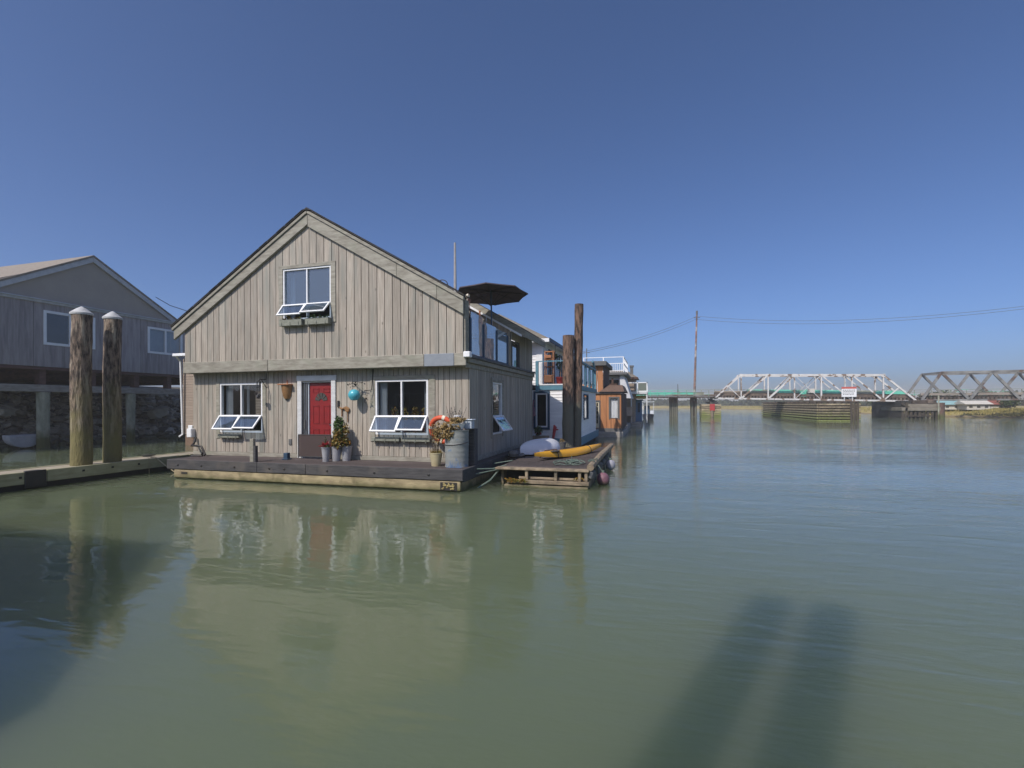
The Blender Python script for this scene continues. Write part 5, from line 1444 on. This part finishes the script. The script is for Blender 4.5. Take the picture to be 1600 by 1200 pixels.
# ------------------------------------------------------------------ white terrace house (third)
th = thing('floating_house', 'white floating house with white slatted roof terrace railing behind the cedar house', 'house', (-4, 37, .3))
m = MB(); m.box(-8, -2.4, 37.4, 43, .3, 4.1); m.box(-8, -3.9, 37.0, 37.4, .3, 4.1); m.build('wall', M['clap'], th)
m = MB(); m.box(-3.75, -2.5, 37.36, 37.39, 2.6, 3.8); m.build('window', M['darkint'], th)
m = MB(); m.box(-8, -1.85, 36.6, 43, 4.12, 4.32); m.build('terrace_floor', M['greytrim'], th, bevel=.02)
r_ = MB()
for z in (4.42, 4.95, 5.42): r_.box(-5.05, -2.1, 36.66, 36.70, z, z + .05); r_.box(-2.12, -2.08, 36.7, 42.8, z, z + .05)
x = -5.05
while x < -2.05: r_.box(x, x + .03, 36.665, 36.695, 4.32, 4.96); x += .155
y = 36.7
while y < 42.8: r_.box(-2.115, -2.085, y, y + .03, 4.32, 5.42); y += .4
for x in (-5.05, -3.6, -2.15): r_.box(x, x + .07, 36.64, 36.71, 4.32, 5.46)
r_.build('terrace_railing', M['white'], th)
m = MB(); m.prism([(-2.42, 36.9, 4.25), (-2.2, 36.9, 4.25), (-1.62, 36.9, 2.4), (-2.30, 36.9, 2.4)], (0, .05, 0)); m.prism([(-2.2, 36.95, 4.25), (-1.62, 36.95, 2.4), (-1.62, 41.5, 2.4), (-2.2, 41.5, 4.25)], (.04, 0, 0)); m.build('slanted_screen', M['canvas'], th)
m = MB(); m.box(-8, -1.9, 37, 43, -.2, .35); m.build('float_base', M['greybeam'], th)
m = MB(); m.box(-3.3, -2.6, 37.0, 37.3, 2.9, 3.5); m.box(-3.0, -2.85, 36.9, 37.0, 2.7, 3.9); m.build('balcony_furniture', M['brown_or_shaded'], th)

# ------------------------------------------------------------------ beige house (fourth)
b4 = thing('floating_house', 'beige floating house with chimney and white glazed side balcony', 'house', (-3, 44, .3))
m = MB(); clap_wall(m, lambda u, z, t: (u, 44 - t, z), -6, -1.6, .4, 4.3, [], .14); clap_wall(m, lambda u, z, t: (-1.6 + t, u, z), 44, 49, .4, 4.3, [], .14); m.build('wall', M['brickbeige'], b4)
m = MB(); m.add([(-6.2, 43.7, 4.3), (-1.3, 43.7, 4.3), (-1.3, 49.3, 4.3), (-6.2, 49.3, 4.3), (-3.6, 45.2, 5.1), (-2.2, 45.2, 4.95), (-2.2, 48, 4.95), (-3.6, 48, 5.1)], [(0, 1, 5, 4), (1, 2, 6, 5), (2, 3, 7, 6), (3, 0, 4, 7), (4, 5, 6, 7), (3, 2, 1, 0)]); m.build('roof', M['greyroof'], b4)
m = MB(); m.box(-6.2, -1.28, 43.64, 43.7, 4.16, 4.32); m.build('fascia', M['brown_or_shaded'], b4)
m = MB(); m.box(-1.98, -1.72, 44.4, 44.7, 4.2, 5.25); m.box(-2.03, -1.67, 44.35, 44.75, 5.25, 5.4); m.build('chimney', M['greytrim'], b4)
m = MB(); m.box(-2.2, -.5, 43.6, 48, 2.85, 3.05); m.build('balcony_floor', M['offwhite'], b4)
r_ = MB()
for x in (-2.2, -1.35, -.57): r_.box(x, x + .08, 43.6, 43.68, 3.05, 3.85)
r_.box(-2.2, -.49, 43.6, 43.68, 3.78, 3.86); r_.box(-.57, -.49, 43.6, 48, 3.78, 3.86); r_.box(-.57, -.49, 45.5, 45.6, 3.05, 3.8); r_.box(-1.32, -.5, 43.61, 43.66, 3.05, 3.12)
ro = r_.build('balcony_railing', M['white'], b4)
p = MB(); p.box(-1.27, -.57, 43.63, 43.64, 3.12, 3.78); p.build('glass_panel', mat('smoked_panel', (.15, .17, .14), rough=.3), ro)
m = MB(); m.box(-.60, -.50, 43.65, 43.75, .35, 2.85); m.box(-1.9, -1.8, 43.65, 43.75, .35, 2.85); m.build('post', M['offwhite'], b4)
m = MB(); m.box(-6.2, -1.0, 43.4, 49.5, -.2, .35); m.build('float_base', M['greybeam'], b4)
m = MB(); m.box(-2.35, -1.75, 42.9, 43.2, .95, 1.7); m.box(-2.4, -1.7, 42.85, 43.25, 1.68, 1.74); m.box(-2.3, -2.25, 42.9, 43.2, .3, .95); m.box(-1.85, -1.8, 42.9, 43.2, .3, .95)
tag(m.build('storage_box', mat('pinkish_box', (.45, .34, .28), (.38, .29, .24), rough=.8), loc=(-2, 43, .3), bevel=.02), 'pinkish storage cabinet beneath the beige house balcony', 'cabinet')
hu = thing('blue_hut', 'small blue wooden hut on the float beyond the beige house', 'hut', (-1.4, 47.2, .3))
m = MB(); board_wall(m, lambda u, z, t: (u, 46.9 - t, z), -1.75, -1.05, .35, lambda u: 2.3, [(-1.42, -1.2, 1.2, 2.1)], .12, .01, 0, .02); m.box(-1.75, -1.05, 46.95, 47.9, .35, 2.3); m.build('wall', M['hut'], hu)
m = MB(); m.box(-1.85, -.95, 46.7, 48, 2.3, 2.4); m.build('roof', M['bluetrim'], hu)
m = MB(); m.box(-1.42, -1.2, 46.92, 46.94, 1.2, 2.1); m.build('window', M['navy'], hu)
m = MB(); m.box(-1.9, -.95, 46.4, 48.4, -.2, .35); m.build('float', M['greybeam'], hu)
m = hull('hull', (-1.55, 44.2, 2.42), R(35), 1.2, .5, .3, None); tag(m.build('yellow_dinghy', M['yellowboat'], smooth=True, loc=(-1.2, 44.5, 2.4)), 'small yellow dinghy stowed below the white balcony', 'dinghy')

# ------------------------------------------------------------------ small cabin boat
bt = thing('cabin_boat', 'small dark-hulled boat with white canopy moored at the end of the house row', 'boat', (-.65, 62, .1))
m = MB(); vs = []; fs = []
L0 = 4.2; n = 12
for i in range(n + 1):
    s = i / n; wv = .72 * (1 - (max(0, s - .55) / .45) ** 2.2) + .02
    for (q, z) in ((-1, .62 + .15 * s), (-.8, .0), (0, -.15), (.8, .0), (1, .62 + .15 * s)):
        vs.append((-.65 + wv * q, 65.5 - s * L0, z))
for i in range(n):
    for j in range(4): q = i * 5 + j; fs.append((q, q + 1, q + 6, q + 5))
    fs.append((i * 5 + 4, i * 5, i * 5 + 5, i * 5 + 9))
fs.append((0, 1, 2, 3, 4))
m.add(vs, fs); m.build('hull', M['navyhull'], bt, smooth=False)
m = MB(); m.box(-1.1, -.45, 62.8, 64.6, .66, 1.75); m.build('cabin', M['navy'], bt, bevel=.05)
m = MB(); m.box(-.40, .0, 62.2, 63.5, .7, 1.15); m.build('windscreen', M['whitehull'], bt, bevel=.05)
m = MB(); m.box(-1.36, .1, 62.0, 65.3, 2.20, 2.27)
for x in (-1.3, .0):
    for y in (62.1, 65.2): m.box(x, x + .05, y, y + .05, .7, 2.2)
m.build('canopy', M['whitehull'], bt)


# ------------------------------------------------------------------ BRIDGE
def BY(x): return 78 - .06 * (x - 9)


def bz(x): return 2.80 - .024 * (x - 9)       # bottom chord


def tz(x): return bz(x) + 3.45 + .0 * x


BWid = 2.6


def P3(x, z, far=0): return (x + (.03 if far else 0), BY(x) + (BWid if far else 0), z)


sw = thing('swing_bridge', 'white rust-streaked steel truss swing span with green handrails', 'bridge', (20, 77.5, 2.5))
nodes = [12.34, 15.86, 19.2, 22.47, 26.1, 29.68]
for far in (0, 1):
    m = MB()
    for a, b in zip([8.8] + nodes, nodes + [33.35]): m.beam(P3(a, bz(a), far), P3(b, bz(b), far), .16, .22)
    for a, b in zip(nodes[:-1], nodes[1:]): m.beam(P3(a, tz(a), far), P3(b, tz(b), far), .18, .26)
    m.beam(P3(8.8, bz(8.8), far), P3(12.34, tz(12.34), far), .2, .22); m.beam(P3(33.35, bz(33.3), far), P3(29.68, tz(29.68), far), .2, .22)
    for x in nodes: m.beam(P3(x, bz(x), far), P3(x, tz(x), far), .16, .2 if x != 22.47 else .32)
    m.beam(P3(12.34, bz(12.34), far), P3(15.86, tz(15.86), far), .16, .24); m.beam(P3(15.86, bz(15.86), far), P3(19.2, tz(19.2), far), .16, .24)
    m.beam(P3(22.47, tz(22.47), far), P3(26.1, bz(26.1), far), .12, .16); m.beam(P3(26.1, tz(26.1), far), P3(29.68, bz(29.68), far), .14, .18)
    m.beam(P3(12.34, bz(12.34), far), P3(10.7, (bz(10.7) + tz(10.7)) / 2, far), .1, .12); m.beam(P3(29.68, bz(29.68), far), P3(31.4, (bz(31) + tz(31)) / 2, far), .12, .14)
    m.beam(P3(19.2, tz(19.2), far), P3(22.47, bz(22.47), far), .05, .06); m.beam(P3(19.2, bz(19.2), far), P3(22.47, tz(22.47), far), .05, .06)
    for x in nodes: m.beam(P3(x - .22, tz(x) - .05, far), P3(x + .22, tz(x) - .05, far), .22, .42)
    m.build('side_truss', M['wstee'], sw)
m = MB()
for x in nodes: m.beam(P3(x, tz(x), 0), P3(x, tz(x), 1), .12, .16)
for a, b in zip(nodes[:-1], nodes[1:]): m.beam(P3(a, tz(a), 0), P3(b, tz(b), 1), .06, .08); m.beam(P3(a, tz(a), 1), P3(b, tz(b), 0), .06, .08)
for x in nodes: m.beam(P3(x, tz(x) - .6, 0), (x, BY(x) + .6, tz(x) - .1), .08, .08)
m.build('cross_bracing', M['wstee'], sw)
m = MB(); x = 8.9
while x < 33.3: m.box(x, x + .24, BY(x) + .1, BY(x) + BWid - .1, bz(x) + .14, bz(x) + .42); x += .42
m.beam((8.9, BY(8.9) + .3, bz(8.9) + .6), (33.3, BY(33.3) + .3, bz(33.3) + .6), .2, .3); m.beam((8.9, BY(8.9) + 2.2, bz(8.9) + .7), (33.3, BY(33.3) + 2.2, bz(33.3) + .7), .2, .5)
m.build('deck', M['tiewood'], sw)


def handrail(parent, xs0, xs1, dy, zf, name='handrail', step=1.9):
    m = MB(); x = xs0
    while x <= xs1 + .01: m.beam((x, BY(x) + dy, zf(x)), (x, BY(x) + dy, zf(x) + 1.05), .07, .07); x += step
    for h in (.35, .7, 1.05): m.beam((xs0, BY(xs0) + dy, zf(xs0) + h), (xs1, BY(xs1) + dy, zf(xs1) + h), .04, .05)
    m.build(name, M['mint'], parent)


handrail(sw, 9, 33, BWid - .3, lambda x: bz(x) + .35)
m = MB(); m.beam((9, BY(9) + BWid - .2, bz(9) + .95), (33, BY(33) + BWid - .2, bz(33) + .95), .3, .45); m.build('pipe', mat('tan_pipe', (.36, .30, .24), (.2, .17, .13), (.5, .5, .5), .9), sw)
m = MB(); m.beam((13.5, BY(13.5) + BWid - .35, bz(13.5) + 1.15), (33.2, BY(33) + BWid - .35, bz(33) + 1.1), .08, .46); m.build('girder', M['mint'], sw)
m = MB(); m.prism([(20.3, BY(20) + 1.2, bz(20) + .4), (21.0, BY(20) + 1.2, bz(20) + .4), (21.0, BY(20) + 1.2, bz(20) + 1.5), (20.3, BY(20) + 1.2, bz(20) + 1.1)], (0, .6, 0)); m.build('control_cabinet', M['mint'], sw)
m = MB(); m.box(21.05, 21.85, BY(21) + .4, BY(21) + .9, bz(21) + .95, bz(21) + 1.55); m.build('control_cabinet', M['wallpale'], sw)
m = MB(); m.box(21.1, 21.8, BY(21) + .5, BY(21) + 1.2, bz(21) + .4, bz(21) + .93); m.build('motor', M['bolt'], sw)

# sign
sg = thing('warning_sign', 'white river warning sign with a red header band mounted on the swing span', 'sign', (25.5, 76.9, 2.9))
sx0, sx1, syy = 24.78, 26.55, BY(25.6) - .35
m = MB(); m.box(sx0, sx1, syy, syy + .05, 2.85, 3.95); m.build('board', M['white'], sg)
m = MB(); m.box(sx0, sx1, syy - .004, syy + .054, 3.952, 4.22); m.build('header', mat('faded_red', (.52, .09, .07), (.45, .1, .08), rough=.7), sg)
m = MB(); rr = random.Random(5)
for row in range(4):
    z = 3.72 - row * .2; x = sx0 + .15
    while x < sx1 - .3:
        w_ = rr.uniform(.08, .22); m.box(x, x + w_, syy - .008, syy - .002, z, z + .09); x += w_ + .06
m.build('lettering', M['greytrim'], sg)
m = MB(); m.box(sx0 + .3, sx0 + .4, syy + .06, syy + .15, 2.2, 3.9); m.box(sx1 - .5, sx1 - .4, syy + .06, syy + .15, 2.2, 3.9); m.build('post', M['offwhite'], sg)

# fixed span to the right
fx = thing('truss_bridge', 'darker grey steel truss span of the bridge running out of frame at right', 'bridge', (45, 75.5, 2.4))
bot = [33.9, 38.9, 43.9, 48.9, 53.9, 58.9]; top = [36.0, 41.2, 46.3, 51.4, 56.4]
z2 = lambda x: bz(33.5) + .15 - .0 * x
zt2 = lambda x: z2(x) + 3.55
for far in (0, 1):
    m = MB(); W2_ = 4.0

    def Q(x, z): return (x - (.35 if far else 0), BY(x) + (W2_ if far else 0), z)
    for a, b in zip(bot[:-1], bot[1:]): m.beam(Q(a, z2(a)), Q(b, z2(b)), .14, .2)
    for a, b in zip(top[:-1], top[1:]): m.beam(Q(a, zt2(a)), Q(b, zt2(b)), .2, .3)
    for a, b, c in zip(bot[:-1], top, bot[1:]): m.beam(Q(a, z2(a)), Q(b, zt2(b)), .2, .3); m.beam(Q(b, zt2(b)), Q(c, z2(c)), .2, .3)
    m.build('side_truss', M['gsteel'], fx)
m = MB()
for b in top: m.beam((b, BY(b), zt2(b)), (b - .35, BY(b) + 4, zt2(b)), .2, .25)
m.build('cross_bracing', M['gsteel'], fx)
m = MB(); m.beam((33.9, BY(34) + .5, z2(0) + .45), (58.9, BY(59) + .5, z2(0) + .45), .3, .18)
x = 34
while x < 58.8: m.box(x, x + .24, BY(x) + .15, BY(x) + 3.8, z2(0) + .1, z2(0) + .34); x += .42
m.build('deck', M['tiewood'], fx)
m = MB(); m.beam((33.9, BY(34) + .3, z2(0) + .75), (58.9, BY(59) + .3, z2(0) + .75), .25, .3); m.build('pipe', mat('grey_pipe', (.30, .26, .22), (.22, .18, .15), (.5, .5, .5), .9), fx)
m = MB(); x = 34.5
while x < 58.8: m.beam((x, BY(x) + 3.3, z2(0) + .35), (x, BY(x) + 3.3, z2(0) + 1.4), .07, .07); x += 1.9
for h in (.8, 1.1, 1.4): m.beam((34, BY(34) + 3.3, z2(0) + h), (58.9, BY(59) + 3.3, z2(0) + h), .04, .05)
m.build('handrail', M['mint'], fx)

# trestle approach at left
tr = thing('trestle', 'low timber trestle approach with a mint green side girder, left of the swing span', 'bridge', (3, 79, 3))
m = MB(); m.beam((-8, BY(-8) + .1, 3.08), (8.7, BY(8.7) + .1, 2.98), 2.6, .16)
x = -8
while x < 8.6: m.box(x, x + .24, BY(x) - .1, BY(x) + 2.5, 2.90, 3.0); x += .45
m.build('deck', M['tiewood'], tr)
m = MB(); m.beam((-8, BY(-8) + .4, 3.55), (7.3, BY(7.3) + .4, 3.45), .2, .62); m.build('girder', M['mint'], tr)
m = MB(); m.beam((-2, BY(0) + .25, 3.35), (9.0, BY(9) + .25, 3.25), .1, .25); m.build('pipe', M['gsteel'], tr)
handrail(tr, -7.8, 8.6, -.05, lambda x: 3.02, step=1.05)
for bx_, n, w_ in ((3.0, 4, .95), (5.9, 2, .5)):
    for k in range(n):
        x = bx_ - w_ / 2 + w_ * k / (n - 1) if n > 1 else bx_
        for yy in (.2, 1.9):
            m = MB(); m.tube([(x + rng.uniform(-.05, .05), BY(x) + yy, -1), (x + rng.uniform(-.05, .05), BY(x) + yy, 3.0)], .17, 9, r=rng.random()); m.build('pile', M['pile2'], tr, smooth=True)
m = MB(); m.tube([(3.6, BY(3) + .3, 3.0), (3.6, BY(3) + .3, 4.1), (3.6, BY(3) + .3, 5.0)], [.06, .06, .05], 8); m.box(3.5, 3.7, BY(3) + .2, BY(3) + .4, 3.9, 4.2); m.build('signal_post', M['greytrim'], tr)

# pier 1 with red navigation board
p1 = thing('bridge_pier', 'mossy timber pier with a red marker at the left end of the swing span', 'bridge pier', (8, 77.5, 0))
m = MB()
for k in range(6): m.box(6.75 + .02 * (k % 2), 9.45 - .02 * (k % 2), 76.2, 79.6, -.1 + k * .34, .2 + k * .34)
m.build('crib', M['fender'], p1, bevel=.03)
m = MB(); m.box(6.9, 9.3, 76.4, 79.4, -.5, 1.9); m.build('core', M['gap'], p1)
m = MB()
for k in range(26): m.box(*(lambda cx, cy, cz: (cx, cx + rng.uniform(.1, .7), cy, cy + .2, cz, cz + .14))(rng.uniform(7.3, 8.6), rng.uniform(76.5, 78.5), rng.uniform(1.93, 2.8)))
m.build('bearing_blocks', M['bolt'], p1)
m = MB(); m.box(7.9, 8.55, 76.05, 76.12, .95, 1.95); m.build('red_marker', M['redpaint'], p1)
m = MB(); m.tube([(8.2, 76.1, -.8), (8.2, 76.1, 1.0)], .2, 10); m.build('guide_pile', M['dockwood'], p1)

# fender island under the swing span
fd = thing('bridge_fender', 'long mossy timber fender island beneath the swing span', 'fender', (20, 75, 0))
FX0, FX1, FY0, FY1 = 17.95, 22.3, 63.2, 93
m = MB()
for k in range(7):
    z = -.12 + k * .31
    m.box(FX0, FX0 + .16, FY0, FY1, z, z + .19); m.box(FX0 + .17, FX1 - .17, FY0, FY0 + .16, z, z + .19); m.box(FX1 - .16, FX1, FY0, FY1, z, z + .19)
m.build('waling', M['fender'], fd, bevel=.02)
m = MB(); y = FY0 + .2
while y < FY1: m.tube([(FX0 + .32, y, -1), (FX0 + .32, y, 2.15)], .13, 7, r=rng.random()); y += .75
x = FX0 + .5
while x < FX1 - .2: m.tube([(x, FY0 + .32, -1), (x, FY0 + .32, 2.15)], .13, 7, r=rng.random()); x += .7
for x in (21.35, 21.65, 21.95): m.tube([(x, FY0 - .12, -1), (x, FY0 - .12, 1.95)], .13, 8, r=.9)
m.build('fender_pile', M['fdark'], fd, smooth=True)
m = MB(); y = FY0 + .1
while y < FY1: m.box(FX0 + .1, FX1 - .1, y, y + .22, 2.06, 2.22); y += .5
m.box(FX0 + .6, FX1 - .6, FY0 + .6, FY1 - .5, -.5, 1.9)
m.build('deck_timber', M['tiewood'], fd)

# pier 2 between the two spans
p2 = thing('bridge_pier', 'dark timber pier with concrete cap between the white and grey truss spans', 'bridge pier', (33, 76, 0))
m = MB(); m.box(30.9, 35.1, 74.6, 80.6, .95, 1.40); m.box(31.6, 34.9, 75.0, 80.0, 1.41, 1.85); m.build('cap', mat('pier_concrete', (.24, .21, .17), (.16, .14, .11), (1, 1, 1), .9), p2, bevel=.04)
m = MB()
for k in range(9):
    x = 31.1 + k * .46; m.tube([(x, 74.9, -1), (x, 74.9, .95)], .15, 8, r=rng.random()); m.tube([(x, 78.5, -1), (x, 78.5, .95)], .15, 8, r=rng.random())
m.beam((31.3, 74.7, 0), (31.5, 74.7, 2.0), .25, .2); m.beam((31.0, 74.9, 1.9), (33.4, 74.9, .4), .16, .2)
m.box(31.5, 34.4, 74.65, 74.8, .2, .42)
m.build('pile', M['fdark'], p2, smooth=True)
m = MB(); m.box(31.0, 31.2, 75, 84, -.3, 2.3); m.box(31.2, 32.1, 75.2, 75.4, 1.4, 2.3); m.build('planking', M['gap'], p2)
m = MB(); m.box(32.4, 35.0, 75.3, 78.8, 1.85, 2.35); m.box(33.9, 34.5, 74.9, 75.2, 1.86, 2.3); m.build('bearing_blocks', M['tiewood'], p2, bevel=.05)
m = MB(); m.tube([(34.75, 74.4, -1), (34.75, 74.4, 2.9)], .09, 8); m.build('marker_pile', M['concrete'], p2)
m = MB(); m.lathe([(.62, -.8), (.62, 2.0)], (35.6, 76.2, 0), 14); m.build('rusty_caisson', mat('rusty_caisson', (.16, .09, .07), (.09, .06, .05), (1, 1, 2), .9, algae=(.10, .11, .04), algae_z=(.1, .8)), p2, smooth=True)

# mast and power lines
mt = thing('power_mast', 'tall thin red and white banded mast standing in the river beside the trestle', 'mast', (6, 79.6, 0))
m = MB(); base = Vector((5.95, 79.6, 0)); tip = Vector((6.45, 79.6, 15.95)); pts = [base + (tip - base) * k / 16 for k in range(-1, 17)]
m.tube(pts, [.21 - .006 * k for k in range(18)], 8); m.build('shaft', M['mast'], mt, smooth=True)
m = MB()
m.tube([tip - Vector((0, 0, .3)), tip + Vector((0, 0, .3))], .14, 8); m.beam(tip + Vector((-.45, 0, -.75)), tip + Vector((.45, 0, -.75)), .08, .08); m.build('crossarm', M['greytrim'], mt)


def wire(a, b, sag, lab, r_=.022):
    a = Vector(a); b = Vector(b); pts = []
    for k in range(41):
        t_ = k / 40; p = a.lerp(b, t_); p.z -= sag * 4 * t_ * (1 - t_); pts.append(p)
    m = MB(); m.tube(pts, r_, 5); tag(m.build('power_line', M['greytrim'], loc=a), lab, 'power line', 'power lines from the river mast')


wire((6.4, 79.5, 15.4), (-8.6, 59.5, 8.35), .55, 'upper power line dropping left from the mast to the house row')
wire((6.4, 79.5, 15.0), (-8.6, 59.5, 8.15), .55, 'lower power line dropping left from the mast to the house row')
wire((6.5, 79.5, 15.4), (60, 58, 15.3), 3.0, 'upper power line running right from the mast across the bridge')
wire((6.5, 79.5, 14.9), (60, 58, 15.15), 3.0, 'lower power line running right from the mast across the bridge')
# small utility pole beyond the cedar house
m = MB(); m.tube([(-7.6, 58, 0), (-7.6, 58, 8.6)], .06, 6); m.beam((-8.0, 58, 8.1), (-7.2, 58, 8.1), .05, .05)
tag(m.build('utility_pole', M['greytrim'], loc=(-7.6, 58, 0)), 'slim utility pole top seen above the cedar house roof', 'pole')

# ------------------------------------------------------------------ far bank: trees and buildings
def tree(x, y, h, wd, lab, z0=.9, n=900, mk='crown'):
    t = thing('tree', lab, 'tree', (x, y, z0), 'trees on the far bank')
    m = MB(); m.tube([(x, y, z0 - .3), (x + .1, y, z0 + h * .35), (x, y, z0 + h * .7)], [wd * .06 + .1, wd * .045 + .06, .05], 7)
    for k in range(5):
        a_ = k * 1.3; m.tube([(x, y, z0 + h * .3), (x + math.cos(a_) * wd * .3, y + math.sin(a_) * wd * .3, z0 + h * .6)], [.08, .03], 5)
    m.build('trunk', M['bark'], t)
    m = MB()
    for k in range(9):
        a_ = rng.uniform(0, 6.28); q = rng.uniform(0, .36) * wd
        m.leaves((x + math.cos(a_) * q, y + math.sin(a_) * q, z0 + h * rng.uniform(.35, .82)), (wd * .24, wd * .24, h * .2), n // 9, max(.22, wd * .06), .8, 0, .3)
    m.build('crown', M[mk], t, recalc=False)


tree(43.5, 94, 3.4, 5.2, 'round dark tree rising behind the bridge above the pier between the spans')
tree(33.0, 118, 3.2, 5, 'bushy tree on the far bank just right of the fender island')
tree(37.5, 112, 3.0, 4.6, 'second bushy tree right of the fender island on the far bank')
tree(41.5, 108, 2.4, 4.5, 'third bushy tree on the far bank, nearest the dark pier')
tree(50.0, 89, 2.0, 4.6, 'broad dark bush right of the white cottage on the far bank')
tree(53.2, 88, 1.9, 4.2, 'lighter green bush left of the red-roofed barn on the far bank')
tree(50.5, 130, 3, 6, 'tall tree behind the pale cottages on the far bank')
tree(62, 96, 3, 6, 'tree at the right edge behind the red-roofed barn')


def cottage(x, y, w_, d, h, rh, wallm, roofm, lab, nwin=4, z0=.95):
    t = thing('cottage', lab, 'building', (x, y, z0), 'buildings on the far bank')
    m = MB(); m.box(x, x + w_, y, y + d, z0, z0 + h); m.build('wall', M[wallm], t)
    m = MB(); m.prism([(x - .3, y - .3, z0 + h), (x - .3, y + d + .3, z0 + h), (x - .3, y + d / 2, z0 + h + rh)], (w_ + .6, 0, 0)); m.build('roof', M[roofm], t)
    for k in range(nwin):
        m = MB(); u = x + w_ * (k + .5) / nwin; m.box(u - .2, u + .2, y - .03, y - .005, z0 + h * .35, z0 + h * .75); m.build('window', M['darkint'], t)


cottage(40.5, 90.5, 4.6, 3, .75, .75, 'wallpale', 'tealroof', 'low building with a pale teal roof on the far bank below the bridge')
cottage(44.6, 88.0, 2.8, 3, .8, .6, 'wallpale', 'wallpale', 'small white cottage on the far bank under the grey span', 3)
cottage(46.5, 90.5, 4.2, 3, .75, .75, 'wallpale', 'rustroof', 'cream cottage with a rust red roof on the far bank', 3)
cottage(54.5, 87.5, 7, 4, .9, .75, 'wallpale', 'rustroof', 'long barn with a red-brown roof at the right edge of the far bank', 5)
m = MB(); m.box(54.0, 57.5, 85.6, 87.0, .95, 1.75); m.prism([(53.9, 85.5, 1.75), (53.9, 87.1, 1.75), (53.9, 86.3, 1.95)], (3.7, 0, 0)); tag(m.build('blue_shed', M['bluecloth'], loc=(54, 86, .9)), 'low blue shed in front of the red-brown barn', 'shed')
m = MB(); m.box(34.6, 36.2, 106, 107.5, .8, 1.3); tag(m.build('parked_van', M['wallpale'], loc=(35, 106, .8), bevel=.1), 'tiny pale vehicle parked on the far bank right of the fender', 'vehicle')

# far woods as one mass
m = MB()
for (x0, y0, x1, y1, hh, n) in ((-260, 400, -30, 330, 6, 1500), (-30, 330, 60, 262, 5.2, 3200), (45, 262, 70, 190, 4.6, 2600), (66, 200, 180, 150, 6, 2600), (150, 170, 500, 60, 8, 2500)):
    for _ in range(n):
        t_ = rng.random(); x = x0 + (x1 - x0) * t_; y = y0 + (y1 - y0) * t_ + rng.uniform(0, 14)
        hl = hh * (.55 + .45 * noise.noise(Vector((x * .06, y * .05, 0))) + .35 * max(0, noise.noise(Vector((x * .2, y * .2, 7)))))
        m.leaf((x, y, .6 + hl * rng.random()), rng.uniform(1.2, 2.6), .8)
tag(m.build('far_wood', M['farwood'], recalc=False), 'low hazy belt of trees along the horizon beyond the river', 'woods', kind='stuff')

# ------------------------------------------------------------------ the neighbour behind the viewpoint, at left
nb_ = thing('floating_house', 'grey gabled floating house behind the viewpoint whose shadow darkens the water at left', 'house', (-10.5, -5, 0))
m = MB(); m.box(-14.9, -5.2, -9.5, -1.0, .5, 3.2); m.prism([(-14.9, -1.0, 3.2), (-5.2, -1.0, 3.2), (-9.0, -1.0, 6.5), (-13.9, -1.0, 6.5)], (0, -8.5, 0)); m.build('wall', M['plywood'], nb_)
m = MB()
for (xa, za, xb, zb) in ((-15.1, 3.1, -13.9, 6.52), (-13.9, 6.52, -9.0, 6.52), (-9.0, 6.52, -4.95, 3.05)):
    m.hexa([(xa, -.6, za), (xb, -.6, zb), (xb, -9.7, zb), (xa, -9.7, za), (xa, -.6, za + .12), (xb, -.6, zb + .12), (xb, -9.7, zb + .12), (xa, -9.7, za + .12)])
m.build('roof', M['shingle'], nb_)
m = MB(); m.box(-15.4, -5.0, -9.9, -.6, -.3, .48); m.build('float', M['float'], nb_)
nf = lambda u, z, t: (u, -1.0 + t, z)
window(nb_, nf, -13.5, -11.8, 1.2, 2.6, .05, .06, 1); window(nb_, nf, -8.6, -7.0, 1.2, 2.6, .05, .06, 1)
m = MB(); m.mbox(nf, -10.6, -9.7, .5, 2.6, 0, .05); m.build('door', M['navy'], nb_)

# ------------------------------------------------------------------ air
m = MB(); m.box(-1100, 1100, -500, 1600, -2.5, 17.2)
hz = bpy.data.materials.new('haze'); hz.use_nodes = True
hn_ = hz.node_tree; hn_.nodes.clear()
ho = hn_.nodes.new('ShaderNodeOutputMaterial'); hv = hn_.nodes.new('ShaderNodeVolumePrincipled')
hv.inputs['Color'].default_value = (1, .98, .97, 1); hv.inputs['Density'].default_value = 0.0012; hv.inputs['Anisotropy'].default_value = 0.2
hn_.links.new(hv.outputs[0], ho.inputs['Volume'])
hb_ = m.build('haze', hz, loc=(0, 0, 0)); tag(hb_, 'pale summer haze over the river', 'haze', kind='stuff')
scene.cycles.volume_bounces = 1
